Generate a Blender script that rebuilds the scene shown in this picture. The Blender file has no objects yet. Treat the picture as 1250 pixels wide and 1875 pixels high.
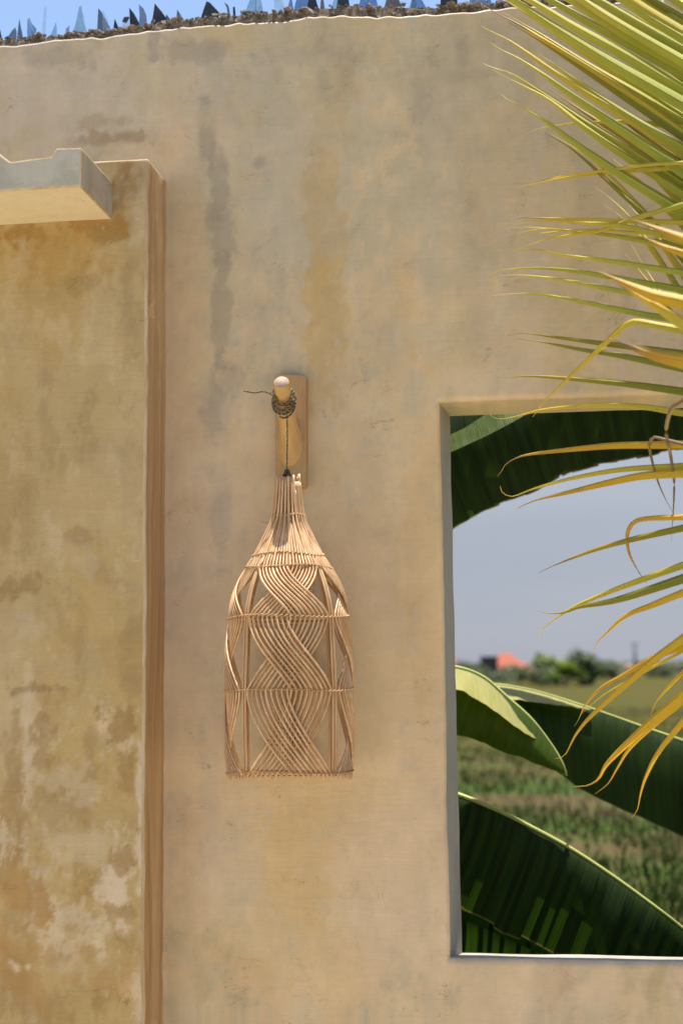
import bpy, bmesh, math, random
import numpy as np
from mathutils import Vector, Matrix, noise

random.seed(7)
scene = bpy.context.scene
R_ = math.radians

# ------------------------------------------------------------------ camera
F_PX, CAM_D, CAM_H = 2604.0, 3.0, 1.6           # 50 mm on a 24x36 upright frame of 1250x1875
YAW, PITCH, ROLL = R_(8.0), R_(6.32), R_(0.57)
fw = Vector((-math.sin(YAW) * math.cos(PITCH), math.cos(YAW) * math.cos(PITCH), math.sin(PITCH)))
rt0 = Vector((math.cos(YAW), math.sin(YAW), 0))
up0 = rt0.cross(fw)
rt = rt0 * math.cos(ROLL) - up0 * math.sin(ROLL)
up = up0 * math.cos(ROLL) + rt0 * math.sin(ROLL)
cam_pos = Vector((0, -CAM_D, CAM_H))
cam_data = bpy.data.cameras.new('camera')
cam = bpy.data.objects.new('camera', cam_data)
scene.collection.objects.link(cam)
cam.matrix_world = Matrix(((rt.x, up.x, -fw.x, cam_pos.x), (rt.y, up.y, -fw.y, cam_pos.y),
                           (rt.z, up.z, -fw.z, cam_pos.z), (0, 0, 0, 1)))
cam_data.sensor_fit = 'VERTICAL'
cam_data.sensor_height = 36.0
cam_data.sensor_width = 24.0
cam_data.lens = 50.0
cam_data.clip_start = 0.05
cam_data.clip_end = 6000
cam_data.dof.use_dof = True
cam_data.dof.focus_distance = 2.88
cam_data.dof.aperture_fstop = 3.1
scene.camera = cam

# ------------------------------------------------------------------ light
SUN_TILT = 3.2          # the sun stands almost overhead, a little behind the wall
world = bpy.data.worlds.new('World')
scene.world = world
world.use_nodes = True
wn, wl = world.node_tree.nodes, world.node_tree.links
wn.clear()
w_out = wn.new('ShaderNodeOutputWorld')
w_bg = wn.new('ShaderNodeBackground')
w_bg.inputs['Strength'].default_value = 0.1
w_sky = wn.new('ShaderNodeTexSky')
w_sky.sky_type = 'NISHITA'
w_sky.sun_disc = False
w_sky.sun_elevation = R_(90 - SUN_TILT)
w_sky.sun_rotation = 0
w_sky.air_density = 1.0
w_sky.dust_density = 1.0
w_sky.ozone_density = 1.0
wl.new(w_sky.outputs[0], w_bg.inputs['Color'])
# thin blue-grey cloud and haze, thickest low in the sky all the way round
w_tc = wn.new('ShaderNodeTexCoord')
w_sep = wn.new('ShaderNodeSeparateXYZ')
wl.new(w_tc.outputs['Generated'], w_sep.inputs[0])
w_nz = wn.new('ShaderNodeTexNoise')
w_nz.inputs['Scale'].default_value = 3.2
w_nz.inputs['Detail'].default_value = 5
w_map = wn.new('ShaderNodeMapping')
w_map.inputs['Scale'].default_value = (1, 1, 3.5)
wl.new(w_tc.outputs['Generated'], w_map.inputs['Vector'])
wl.new(w_map.outputs[0], w_nz.inputs['Vector'])
w_el = wn.new('ShaderNodeMapRange')
w_el.interpolation_type = 'SMOOTHSTEP'
for k_, v_ in (('From Min', 0.10), ('From Max', 0.42), ('To Min', 0.93), ('To Max', 0.0)): w_el.inputs[k_].default_value = v_
wl.new(w_sep.outputs[2], w_el.inputs['Value'])
w_cl = wn.new('ShaderNodeMapRange')
w_cl.interpolation_type = 'SMOOTHSTEP'
for k_, v_ in (('From Min', 0.42), ('From Max', 0.75), ('To Min', 0.0), ('To Max', 0.55)): w_cl.inputs[k_].default_value = v_
wl.new(w_nz.outputs['Fac'], w_cl.inputs['Value'])
w_mx = wn.new('ShaderNodeMath')
w_mx.operation = 'MAXIMUM'
wl.new(w_el.outputs[0], w_mx.inputs[0])
wl.new(w_cl.outputs[0], w_mx.inputs[1])
w_ccol = wn.new('ShaderNodeMix')
w_ccol.data_type = 'RGBA'
wl.new(w_nz.outputs['Fac'], w_ccol.inputs[0])
w_ccol.inputs[6].default_value = (0.125, 0.145, 0.195, 1)
w_ccol.inputs[7].default_value = (0.225, 0.230, 0.250, 1)
w_bg2 = wn.new('ShaderNodeBackground')
wl.new(w_ccol.outputs[2], w_bg2.inputs['Color'])
w_ms = wn.new('ShaderNodeMixShader')
wl.new(w_mx.outputs[0], w_ms.inputs[0])
wl.new(w_bg.outputs[0], w_ms.inputs[1])
wl.new(w_bg2.outputs[0], w_ms.inputs[2])
wl.new(w_ms.outputs[0], w_out.inputs['Surface'])
sun_data = bpy.data.lights.new('sun', 'SUN')
sun_data.energy = 4.6
sun_data.angle = R_(0.53)
sun_data.color = (1.0, 0.955, 0.88)
sun = bpy.data.objects.new('sun', sun_data)
scene.collection.objects.link(sun)
sun.location = (0, 3, 12)
sun.rotation_euler = (-R_(SUN_TILT), 0, 0)
scene.view_settings.view_transform = 'Standard'
scene.view_settings.look = 'None'
scene.view_settings.gamma = 1.0
scene.view_settings.use_curve_mapping = False
scene.view_settings.exposure = 1.17
scene.cycles.max_bounces = 10
scene.cycles.diffuse_bounces = 5
scene.cycles.transparent_max_bounces = 24


def P(px, py, Y=0.0):
    """point at depth Y seen at a place of the 1250x1875 photograph"""
    d = fw + rt * ((px - 625) / F_PX) - up * ((py - 937.5) / F_PX)
    return cam_pos + d * ((Y + CAM_D) / d.y)


# ------------------------------------------------------------------ helpers
def link(o):
    scene.collection.objects.link(o)
    return o


def tag(o, label=None, cat=None, group=None, kind=None):
    if label: o['label'] = label
    if cat: o['category'] = cat
    if group: o['group'] = group
    if kind: o['kind'] = kind
    return o


def empty(name, loc):
    o = bpy.data.objects.new(name, None)
    o.empty_display_size = 0.1
    link(o)
    o.location = loc
    return o


def origin_of(o):
    v = Vector((0, 0, 0))
    while o is not None:
        v += Vector(o.location)
        o = o.parent
    return v


def mesh_obj(name, verts, faces, mat, parent=None, smooth=True, attrs=None, mats=None, loc=None, paint=None):
    """verts are world positions; the object is placed under its parent without moving them"""
    org = origin_of(parent) if parent is not None else Vector(loc or (0, 0, 0))
    me = bpy.data.meshes.new(name)
    me.from_pydata([tuple(Vector(v) - org) for v in verts], [], faces)
    if smooth:
        me.polygons.foreach_set('use_smooth', [True] * len(me.polygons))
    for k, vals in (attrs or {}).items():
        a = me.attributes.new(k, 'FLOAT', 'POINT')
        a.data.foreach_set('value', vals)
    if paint is not None: add_paint(me, paint, org)
    if isinstance(mat, (list, tuple)):
        for m in mat: me.materials.append(m)
        if mats: me.polygons.foreach_set('material_index', mats)
    else:
        me.materials.append(mat)
    me.update()
    o = bpy.data.objects.new(name, me)
    link(o)
    if parent is not None:
        o.parent = parent
    elif loc is not None:
        o.location = loc
    return o


def add_paint(me, fn, org):
    a = me.attributes.new('paint', 'FLOAT_COLOR', 'POINT')
    co = np.empty(len(me.vertices) * 3, dtype=np.float32)
    me.vertices.foreach_get('co', co)
    co = co.reshape(-1, 3).astype(np.float64)
    rgb = fn(co[:, 0] + org.x, co[:, 2] + org.z)
    out = np.ones((len(co), 4), dtype=np.float32)
    out[:, :3] = rgb
    a.data.foreach_set('color', out.ravel())


def bm_obj(name, bm, mat, parent=None, smooth=False, paint=None):
    org = origin_of(parent) if parent is not None else Vector((0, 0, 0))
    for v in bm.verts: v.co -= org
    me = bpy.data.meshes.new(name)
    bm.to_mesh(me)
    bm.free()
    if paint is not None: add_paint(me, paint, org)
    if smooth: me.polygons.foreach_set('use_smooth', [True] * len(me.polygons))
    for m in (mat if isinstance(mat, (list, tuple)) else [mat]): me.materials.append(m)
    o = link(bpy.data.objects.new(name, me))
    if parent is not None: o.parent = parent
    return o


def resample(pts, n):
    """Catmull-Rom through pts (Vectors or tuples), n samples evenly over arc length"""
    p = [Vector(q) for q in pts]
    if len(p) == 2:
        return [p[0].lerp(p[1], i / (n - 1)) for i in range(n)]
    ext = [p[0] * 2 - p[1]] + p + [p[-1] * 2 - p[-2]]
    fine = []
    for i in range(1, len(ext) - 2):
        a, b, c, d = ext[i - 1:i + 3]
        for k in range(12):
            t = k / 12
            fine.append(0.5 * ((2 * b) + (c - a) * t + (2 * a - 5 * b + 4 * c - d) * t * t + (3 * b - a - 3 * c + d) * t ** 3))
    fine.append(p[-1])
    acc = [0.0]
    for i in range(1, len(fine)): acc.append(acc[-1] + (fine[i] - fine[i - 1]).length)
    out, j = [], 0
    for i in range(n):
        s = acc[-1] * i / (n - 1)
        while j < len(acc) - 2 and acc[j + 1] < s: j += 1
        den = acc[j + 1] - acc[j]
        out.append(fine[j].lerp(fine[j + 1], 0 if den < 1e-12 else min(1, (s - acc[j]) / den)))
    return out


def interp(xs, ys, x):
    if x <= xs[0]: return ys[0]
    for i in range(1, len(xs)):
        if x <= xs[i]:
            t = (x - xs[i - 1]) / (xs[i] - xs[i - 1])
            return ys[i - 1] + (ys[i] - ys[i - 1]) * t
    return ys[-1]


def smooth_interp(xs, ys, x):
    """monotone-ish cubic"""
    n = len(xs)
    if x <= xs[0]: return ys[0]
    if x >= xs[-1]: return ys[-1]
    sl = [(ys[i + 1] - ys[i]) / (xs[i + 1] - xs[i]) for i in range(n - 1)]
    m = [sl[0]] + [0 if sl[i - 1] * sl[i] <= 0 else 2 * sl[i - 1] * sl[i] / (sl[i - 1] + sl[i]) for i in range(1, n - 1)] + [sl[-1]]
    for i in range(n - 1):
        if x <= xs[i + 1]:
            h = xs[i + 1] - xs[i]
            t = (x - xs[i]) / h
            return ((2 * t ** 3 - 3 * t * t + 1) * ys[i] + (t ** 3 - 2 * t * t + t) * h * m[i]
                    + (-2 * t ** 3 + 3 * t * t) * ys[i + 1] + (t ** 3 - t * t) * h * m[i + 1])


def tube(pts, radii, sides=6, cap=True, v0=0):
    n = len(pts)
    if not isinstance(radii, (list, tuple)): radii = [radii] * n
    verts, faces = [], []
    t = (pts[1] - pts[0]).normalized()
    ref = Vector((0, 0, 1)) if abs(t.z) < 0.9 else Vector((1, 0, 0))
    nrm = (ref - t * ref.dot(t)).normalized()
    for i in range(n):
        t = (pts[min(i + 1, n - 1)] - pts[max(i - 1, 0)])
        t = t.normalized() if t.length > 1e-9 else Vector((0, 0, 1))
        nrm = nrm - t * nrm.dot(t)
        nrm = nrm.normalized() if nrm.length > 1e-6 else t.orthogonal().normalized()
        b = t.cross(nrm)
        for k in range(sides):
            a = 2 * math.pi * k / sides
            verts.append(pts[i] + (nrm * math.cos(a) + b * math.sin(a)) * radii[i])
    for i in range(n - 1):
        for k in range(sides):
            a, b2 = i * sides + k, i * sides + (k + 1) % sides
            faces.append((v0 + a, v0 + b2, v0 + b2 + sides, v0 + a + sides))
    if cap:
        faces.append(tuple(v0 + k for k in reversed(range(sides))))
        faces.append(tuple(v0 + (n - 1) * sides + k for k in range(sides)))
    return verts, faces


# ------------------------------------------------------------------ materials
class NT:
    def __init__(self, name):
        self.mat = bpy.data.materials.new(name)
        self.mat.use_nodes = True
        self.t = self.mat.node_tree
        self.t.nodes.clear()
        self.out = self.t.nodes.new('ShaderNodeOutputMaterial')

    def n(self, kind, **kw):
        nd = self.t.nodes.new(kind)
        for k, v in kw.items(): setattr(nd, k, v)
        return nd

    def put(self, sock, v):
        if isinstance(v, bpy.types.NodeSocket):
            self.t.links.new(v, sock)
        elif isinstance(v, (tuple, list)) and sock.type == 'RGBA':
            sock.default_value = tuple(v) + (1,) if len(v) == 3 else tuple(v)
        else:
            sock.default_value = v

    def pos(self):
        return self.n('ShaderNodeNewGeometry').outputs['Position']

    def obj(self):
        return self.n('ShaderNodeTexCoord').outputs['Object']

    def rnd(self):
        return self.n('ShaderNodeObjectInfo').outputs['Random']

    def attr(self, name):
        return self.n('ShaderNodeAttribute', attribute_name=name).outputs['Fac']

    def mapping(self, vec, scale=(1, 1, 1), loc=(0, 0, 0), rot=(0, 0, 0)):
        m = self.n('ShaderNodeMapping')
        self.put(m.inputs['Vector'], vec)
        m.inputs['Scale'].default_value = scale
        m.inputs['Location'].default_value = loc
        m.inputs['Rotation'].default_value = rot
        return m.outputs[0]

    def noise(self, vec, scale=5.0, detail=4.0, rough=0.55, dist=0.0):
        nd = self.n('ShaderNodeTexNoise')
        self.put(nd.inputs['Vector'], vec)
        nd.inputs['Scale'].default_value = scale
        nd.inputs['Detail'].default_value = detail
        nd.inputs['Roughness'].default_value = rough
        nd.inputs['Distortion'].default_value = dist
        return nd.outputs['Fac']

    def math(self, op, a, b=None, clamp=False):
        nd = self.n('ShaderNodeMath', operation=op)
        nd.use_clamp = clamp
        self.put(nd.inputs[0], a)
        if b is not None: self.put(nd.inputs[1], b)
        return nd.outputs[0]

    def sstep(self, v, lo, hi, tolo=0.0, tohi=1.0):
        nd = self.n('ShaderNodeMapRange', interpolation_type='SMOOTHSTEP')
        self.put(nd.inputs['Value'], v)
        nd.inputs['From Min'].default_value = lo
        nd.inputs['From Max'].default_value = hi
        nd.inputs['To Min'].default_value = tolo
        nd.inputs['To Max'].default_value = tohi
        return nd.outputs[0]

    def mix(self, fac, a, b, mode='MIX'):
        nd = self.n('ShaderNodeMix', data_type='RGBA', blend_type=mode)
        self.put(nd.inputs[0], fac)
        self.put(nd.inputs[6], a)
        self.put(nd.inputs[7], b)
        return nd.outputs[2]

    def sep(self, vec):
        nd = self.n('ShaderNodeSeparateXYZ')
        self.put(nd.inputs[0], vec)
        return nd.outputs

    def bump(self, h, strength=0.3, distance=0.005, normal=None):
        nd = self.n('ShaderNodeBump')
        self.put(nd.inputs['Height'], h)
        nd.inputs['Strength'].default_value = strength
        nd.inputs['Distance'].default_value = distance
        if normal is not None: self.put(nd.inputs['Normal'], normal)
        return nd.outputs[0]

    def principled(self, color, rough=0.7, normal=None, spec=0.4, **kw):
        b = self.n('ShaderNodeBsdfPrincipled')
        self.put(b.inputs['Base Color'], color)
        self.put(b.inputs['Roughness'], rough)
        self.put(b.inputs['Specular IOR Level'], spec)
        if normal is not None: self.put(b.inputs['Normal'], normal)
        for k, v in kw.items(): self.put(b.inputs[k.replace('_', ' ')], v)
        return b.outputs[0]

    def done(self, shader):
        self.t.links.new(shader, self.out.inputs['Surface'])
        return self.mat


def simple(name, color, rough=0.75, var=0.25, scale=12.0, spec=0.3):
    m = NT(name)
    f = m.noise(m.obj(), scale, 5)
    d = tuple(c * (1 - var) for c in color)
    l = tuple(min(1, c * (1 + var)) for c in color)
    return m.done(m.principled(m.mix(f, d, l), rough, m.bump(f, 0.2, 0.01), spec))


def perlin(x, y, seed):
    xi, yi = np.floor(x).astype(np.int64), np.floor(y).astype(np.int64)
    fx, fy = x - xi, y - yi

    def grad(ix, iy, dx, dy):
        h = (ix * 374761393 + iy * 668265263 + seed * 1274126177) & 0xffffffff
        h = ((h ^ (h >> 13)) * 1103515245) & 0xffffffff
        a = ((h ^ (h >> 16)) & 0xffff) / 65536.0 * 2 * np.pi
        return np.cos(a) * dx + np.sin(a) * dy
    u, v = fx * fx * fx * (fx * (fx * 6 - 15) + 10), fy * fy * fy * (fy * (fy * 6 - 15) + 10)
    a = grad(xi, yi, fx, fy) * (1 - u) + grad(xi + 1, yi, fx - 1, fy) * u
    b = grad(xi, yi + 1, fx, fy - 1) * (1 - u) + grad(xi + 1, yi + 1, fx - 1, fy - 1) * u
    return (a * (1 - v) + b * v) * 1.4


def fbm(x, y, seed, o=6, gain=0.6):
    t, amp, tot = 0.0, 1.0, 0.0
    for k in range(o):
        t = t + amp * perlin(x * 2.03 ** k + 17.3 * k, y * 2.03 ** k - 9.1 * k, seed + k)
        amp *= gain
    return t * 0.9


def sst(v, lo, hi):
    t = np.clip((v - lo) / (hi - lo), 0, 1)
    return t * t * (3 - 2 * t)


def lay(c, col, k): return c + (np.array(col)[None, :] - c) * k[:, None]


def make_paint(base, stains, Y=0.0, tint=(1, 1, 1), ragged=0.0):
    """stains: (px, py, rx, ry, colour, strength, softness), places and sizes in photograph pixels on the plane at depth Y"""
    st = []
    for q in stains:
        p = P(q[0], q[1], Y)
        k = (3.05 + Y) / F_PX
        st.append((p.x, p.z, q[2] * k, q[3] * k, q[4], q[5], q[6]))

    def fn(x, z):
        c = base(x, z)
        w1, w2 = 0.42 * fbm(x * 6, z * 4, 11), 0.42 * fbm(x * 5, z * 6.5, 23)
        w3 = 0.85 * fbm(x * 21, z * 14, 37, 6, 0.68)
        w4, w5 = ragged * fbm(x * 27, z * 19, 41, 5, 0.62), ragged * fbm(x * 24, z * 22, 47, 5, 0.62)
        for (cx, cz, rx, rz, col, k, soft) in st:
            r = np.hypot((x - cx) / rx + w1 + w4, (z - cz) / rz + w2 + w5) + w3 * (0.35 + soft * 0.75)
            c = lay(c, col, k * sst(r, 1.0 + soft * 0.5, 1.0 - soft))
        # grain of the wash: feathered vertical runs and small cloudy blots
        g1 = fbm(x * 16, z * 3.0, 51, 6, 0.68)
        g2 = fbm(x * 11, z * 9, 61, 7, 0.7)
        c = c * (1 + 0.025 * np.clip(g1, -1, 1) + 0.075 * np.clip(g2, -1, 1))[:, None]
        return c * np.array(tint)[None, :]
    return fn


def wall_base(x, z):
    n1, n2 = fbm(x * 1.6, z * 0.9, 1), fbm(x * 3.3, z * 0.6, 2, 7, 0.6)
    n3, n4 = fbm(x * 2.8, z * 2.6, 3, 7, 0.68), fbm(x * 9, z * 2.0, 4, 6, 0.68)
    c = np.tile(np.array((0.470, 0.408, 0.268))[None, :], (len(x), 1))
    c = lay(c, (0.490, 0.408, 0.292), sst(n1, -0.3, 0.3))
    c = lay(c, (0.470, 0.378, 0.205), 0.6 * sst(n2, 0.10, 0.45))
    c = lay(c, (0.415, 0.378, 0.282), 0.6 * sst(-n2, 0.10, 0.45))
    c = lay(c, (0.375, 0.335, 0.24), 0.55 * sst(n3, 0.25, 0.65))
    c = lay(c, (0.37, 0.335, 0.25), 0.4 * sst(n4, 0.3, 0.7))
    c = lay(c, (0.56, 0.48, 0.355), 0.35 * sst(-n4, 0.3, 0.7))
    return c


def pil_base(x, z):
    n1, n2, n3 = fbm(x * 3, z * 2.2, 5), fbm(x * 5.2, z * 2.8, 6, 7, 0.66), fbm(x * 11, z * 5, 7, 7, 0.7)
    low = sst(-z, -1.75, -1.25)
    c = np.tile(np.array((0.400, 0.315, 0.148))[None, :], (len(x), 1))
    c = lay(c, (0.400, 0.325, 0.178), sst(n1, -0.2, 0.2))
    c = lay(c, (0.455, 0.39, 0.26), (0.30 + 0.40 * low) * sst(n2, 0.14, 0.55))
    c = lay(c, (0.305, 0.215, 0.085), (0.40 + 0.25 * low) * sst(-n2, 0.2, 0.55))
    c = lay(c, (0.54, 0.48, 0.36), (0.25 + 0.4 * low) * sst(n3, 0.38, 0.7))
    c = lay(c, (0.29, 0.215, 0.105), 0.4 * sst(-n3, 0.35, 0.7))
    return c


wall_stains_and_light = [
    (690, 330, 420, 330, (0.435, 0.385, 0.27), 0.6, 0.7),
    (620, 1280, 640, 860, (0.565, 0.445, 0.27), 0.8, 0.6), (306, 1050, 5, 1000, (0.62, 0.52, 0.40), 0.6, 0.8), (1000, 1800, 300, 120, (0.56, 0.44, 0.30), 0.6, 0.8),  # first, broad patch: paler lower coat with ground-bounce light painted in
    (120, 190, 230, 150, (0.50, 0.445, 0.375), 0.6, 0.7), (330, 260, 130, 110, (0.56, 0.445, 0.32), 0.55, 0.6), (410, 130, 130, 60, (0.46, 0.42, 0.345), 0.55, 0.5),
    (330, 600, 46, 460, (0.53, 0.395, 0.235), 0.65, 0.4), (370, 1100, 90, 320, (0.52, 0.425, 0.31), 0.6, 0.6),
    (590, 235, 60, 190, (0.44, 0.355, 0.215), 0.6, 0.4), (600, 420, 42, 190, (0.435, 0.335, 0.175), 0.75, 0.3), (590, 560, 48, 150, (0.455, 0.325, 0.125), 0.85, 0.22),
    (585, 690, 40, 70, (0.46, 0.34, 0.16), 0.6, 0.4), (735, 530, 24, 110, (0.49, 0.37, 0.19), 0.6, 0.4), (640, 640, 70, 130, (0.46, 0.37, 0.22), 0.5, 0.5),
    (500, 300, 60, 170, (0.46, 0.415, 0.33), 0.5, 0.5), (480, 560, 70, 200, (0.47, 0.40, 0.28), 0.5, 0.5),
    (375, 245, 17, 75, (0.275, 0.245, 0.185), 0.7, 0.6), (398, 330, 24, 60, (0.29, 0.262, 0.20), 0.7, 0.5), (402, 420, 32, 90, (0.30, 0.27, 0.205), 0.75, 0.5),
    (405, 545, 24, 130, (0.30, 0.265, 0.195), 0.8, 0.35), (398, 745, 30, 70, (0.33, 0.30, 0.235), 0.7, 0.5), (425, 690, 24, 30, (0.34, 0.30, 0.23), 0.6, 0.5),
    (405, 950, 24, 90, (0.345, 0.315, 0.25), 0.6, 0.5), (345, 1045, 55, 26, (0.36, 0.315, 0.245), 0.5, 0.6), (480, 300, 16, 14, (0.28, 0.25, 0.20), 0.7, 0.7),
    (350, 92, 90, 26, (0.285, 0.25, 0.195), 0.65, 0.6), (420, 165, 40, 60, (0.345, 0.31, 0.25), 0.5, 0.7), (110, 105, 80, 26, (0.30, 0.26, 0.205), 0.6, 0.6),
    (282, 78, 12, 60, (0.29, 0.262, 0.21), 0.7, 0.5), (560, 100, 90, 20, (0.34, 0.30, 0.23), 0.5, 0.7), (590, 130, 12, 60, (0.31, 0.28, 0.22), 0.5, 0.6),
    (205, 255, 85, 16, (0.25, 0.18, 0.10), 0.75, 0.6), (170, 225, 55, 14, (0.31, 0.235, 0.145), 0.6, 0.7), (60, 230, 60, 60, (0.47, 0.405, 0.32), 0.5, 0.6),
    (845, 95, 18, 50, (0.31, 0.275, 0.20), 0.7, 0.5), (830, 140, 70, 14, (0.345, 0.305, 0.22), 0.5, 0.6), (770, 195, 26, 34, (0.335, 0.30, 0.23), 0.6, 0.6),
    (860, 420, 30, 230, (0.42, 0.345, 0.235), 0.6, 0.35), (790, 430, 20, 190, (0.435, 0.385, 0.28), 0.6, 0.3), (930, 330, 70, 110, (0.44, 0.36, 0.24), 0.5, 0.6),
    (760, 490, 20, 26, (0.365, 0.32, 0.25), 0.5, 0.4), (1060, 430, 130, 200, (0.455, 0.375, 0.215), 0.6, 0.6), (980, 600, 110, 80, (0.47, 0.39, 0.26), 0.5, 0.6),
    (545, 1590, 62, 110, (0.53, 0.39, 0.185), 0.8, 0.3), (570, 1480, 90, 90, (0.545, 0.415, 0.225), 0.6, 0.4), (470, 1720, 110, 70, (0.535, 0.41, 0.22), 0.6, 0.5),
    (400, 1620, 60, 120, (0.55, 0.455, 0.33), 0.5, 0.6), (620, 1790, 60, 90, (0.55, 0.405, 0.22), 0.6, 0.4), (470, 1800, 60, 60, (0.53, 0.38, 0.2), 0.5, 0.5),
    (720, 1600, 110, 200, (0.56, 0.445, 0.32), 0.6, 0.5), (770, 1000, 42, 340, (0.54, 0.395, 0.20), 0.55, 0.5), (690, 1330, 70, 150, (0.545, 0.43, 0.25), 0.5, 0.5),
    (660, 930, 60, 160, (0.475, 0.38, 0.235), 0.5, 0.5), (600, 830, 30, 90, (0.46, 0.355, 0.2), 0.5, 0.5), (390, 1440, 18, 120, (0.45, 0.385, 0.30), 0.5, 0.5),
    (1010, 1800, 45, 26, (0.44, 0.335, 0.215), 0.55, 0.8), (880, 705, 110, 30, (0.545, 0.45, 0.325), 0.55, 0.6), (330, 1500, 40, 260, (0.55, 0.42, 0.26), 0.5, 0.5),
]
pil_stains = [
    (40, 425, 90, 26, (0.25, 0.15, 0.04), 0.85, 0.5), (165, 408, 45, 14, (0.29, 0.15, 0.045), 0.8, 0.5), (195, 428, 40, 18, (0.245, 0.15, 0.045), 0.8, 0.5),
    (110, 460, 110, 60, (0.345, 0.235, 0.075), 0.65, 0.6), (230, 360, 30, 60, (0.30, 0.18, 0.05), 0.75, 0.4), (225, 310, 22, 26, (0.27, 0.155, 0.045), 0.6, 0.5),
    (250, 400, 18, 60, (0.46, 0.41, 0.31), 0.7, 0.6), (30, 470, 30, 34, (0.41, 0.36, 0.27), 0.6, 0.6), (20, 560, 26, 120, (0.42, 0.36, 0.235), 0.55, 0.5),
    (245, 560, 24, 130, (0.33, 0.265, 0.15), 0.65, 0.5), (140, 520, 60, 18, (0.31, 0.235, 0.115), 0.5, 0.7), (60, 640, 30, 90, (0.36, 0.285, 0.15), 0.4, 0.6),
    (40, 1075, 50, 22, (0.255, 0.175, 0.07), 0.8, 0.6), (150, 985, 22, 20, (0.28, 0.20, 0.10), 0.6, 0.7), (200, 1060, 30, 20, (0.30, 0.20, 0.085), 0.5, 0.7), (155, 1030, 26, 34, (0.43, 0.375, 0.28), 0.55, 0.7),
    (40, 1150, 34, 36, (0.44, 0.39, 0.30), 0.6, 0.6), (230, 1175, 26, 26, (0.30, 0.215, 0.10), 0.65, 0.6),
    (75, 1265, 40, 10, (0.22, 0.165, 0.08), 0.8, 0.7), (235, 1245, 30, 26, (0.29, 0.215, 0.105), 0.7, 0.4), (215, 1325, 36, 34, (0.27, 0.185, 0.07), 0.85, 0.3),
    (228, 1395, 18, 26, (0.275, 0.19, 0.075), 0.8, 0.3), (235, 1435, 20, 20, (0.275, 0.19, 0.075), 0.75, 0.35), (75, 1375, 26, 36, (0.28, 0.20, 0.085), 0.8, 0.35),
    (82, 1325, 18, 18, (0.28, 0.20, 0.09), 0.7, 0.4), (165, 1415, 16, 40, (0.29, 0.21, 0.09), 0.7, 0.4), (30, 1480, 18, 110, (0.29, 0.21, 0.10), 0.7, 0.5), (165, 1350, 12, 30, (0.29, 0.21, 0.10), 0.6, 0.5),
    (25, 1340, 20, 40, (0.29, 0.205, 0.09), 0.6, 0.5), (120, 1440, 60, 40, (0.49, 0.43, 0.315), 0.65, 0.5), (50, 1420, 10, 120, (0.52, 0.47, 0.38), 0.6, 0.6),
    (160, 1560, 80, 50, (0.49, 0.435, 0.33), 0.6, 0.6), (215, 1620, 44, 40, (0.56, 0.50, 0.41), 0.8, 0.4), (120, 1690, 60, 46, (0.53, 0.47, 0.355), 0.7, 0.5), (185, 1695, 30, 40, (0.54, 0.48, 0.37), 0.7, 0.4),
    (40, 1640, 60, 60, (0.36, 0.22, 0.075), 0.8, 0.45), (75, 1640, 24, 46, (0.30, 0.20, 0.08), 0.6, 0.4), (40, 1740, 60, 30, (0.37, 0.24, 0.09), 0.7, 0.5), (30, 1800, 70, 46, (0.35, 0.215, 0.075), 0.75, 0.45),
    (200, 1790, 60, 40, (0.36, 0.235, 0.095), 0.7, 0.5), (228, 1580, 22, 24, (0.285, 0.19, 0.075), 0.85, 0.3), (165, 1630, 16, 22, (0.30, 0.205, 0.085), 0.7, 0.3), (225, 1665, 34, 12, (0.29, 0.195, 0.08), 0.8, 0.3),
    (130, 1700, 22, 12, (0.31, 0.21, 0.09), 0.6, 0.4), (258, 1420, 9, 100, (0.58, 0.53, 0.46), 0.7, 0.6), (257, 1560, 9, 60, (0.60, 0.55, 0.48), 0.7, 0.6), (230, 1705, 12, 12, (0.62, 0.57, 0.49), 0.7, 0.6),
    (30, 1765, 12, 10, (0.64, 0.58, 0.46), 0.7, 0.6), (52, 1765, 7, 9, (0.64, 0.58, 0.46), 0.7, 0.6), (255, 1830, 10, 50, (0.58, 0.52, 0.42), 0.6, 0.7), (230, 1740, 26, 24, (0.30, 0.20, 0.08), 0.6, 0.5),
]
wall_paint = make_paint(wall_base, [q[:5] + (q[5] * (0.82 if q[2] < 200 else 1.0),) + q[6:] for q in wall_stains_and_light], 0.0, (1.025, 0.985, 0.97))
pil_paint = make_paint(pil_base, [q[:5] + (q[5] * 0.82,) + q[6:] for q in pil_stains], -0.143, (1.02, 0.935, 0.845), 0.8)


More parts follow.
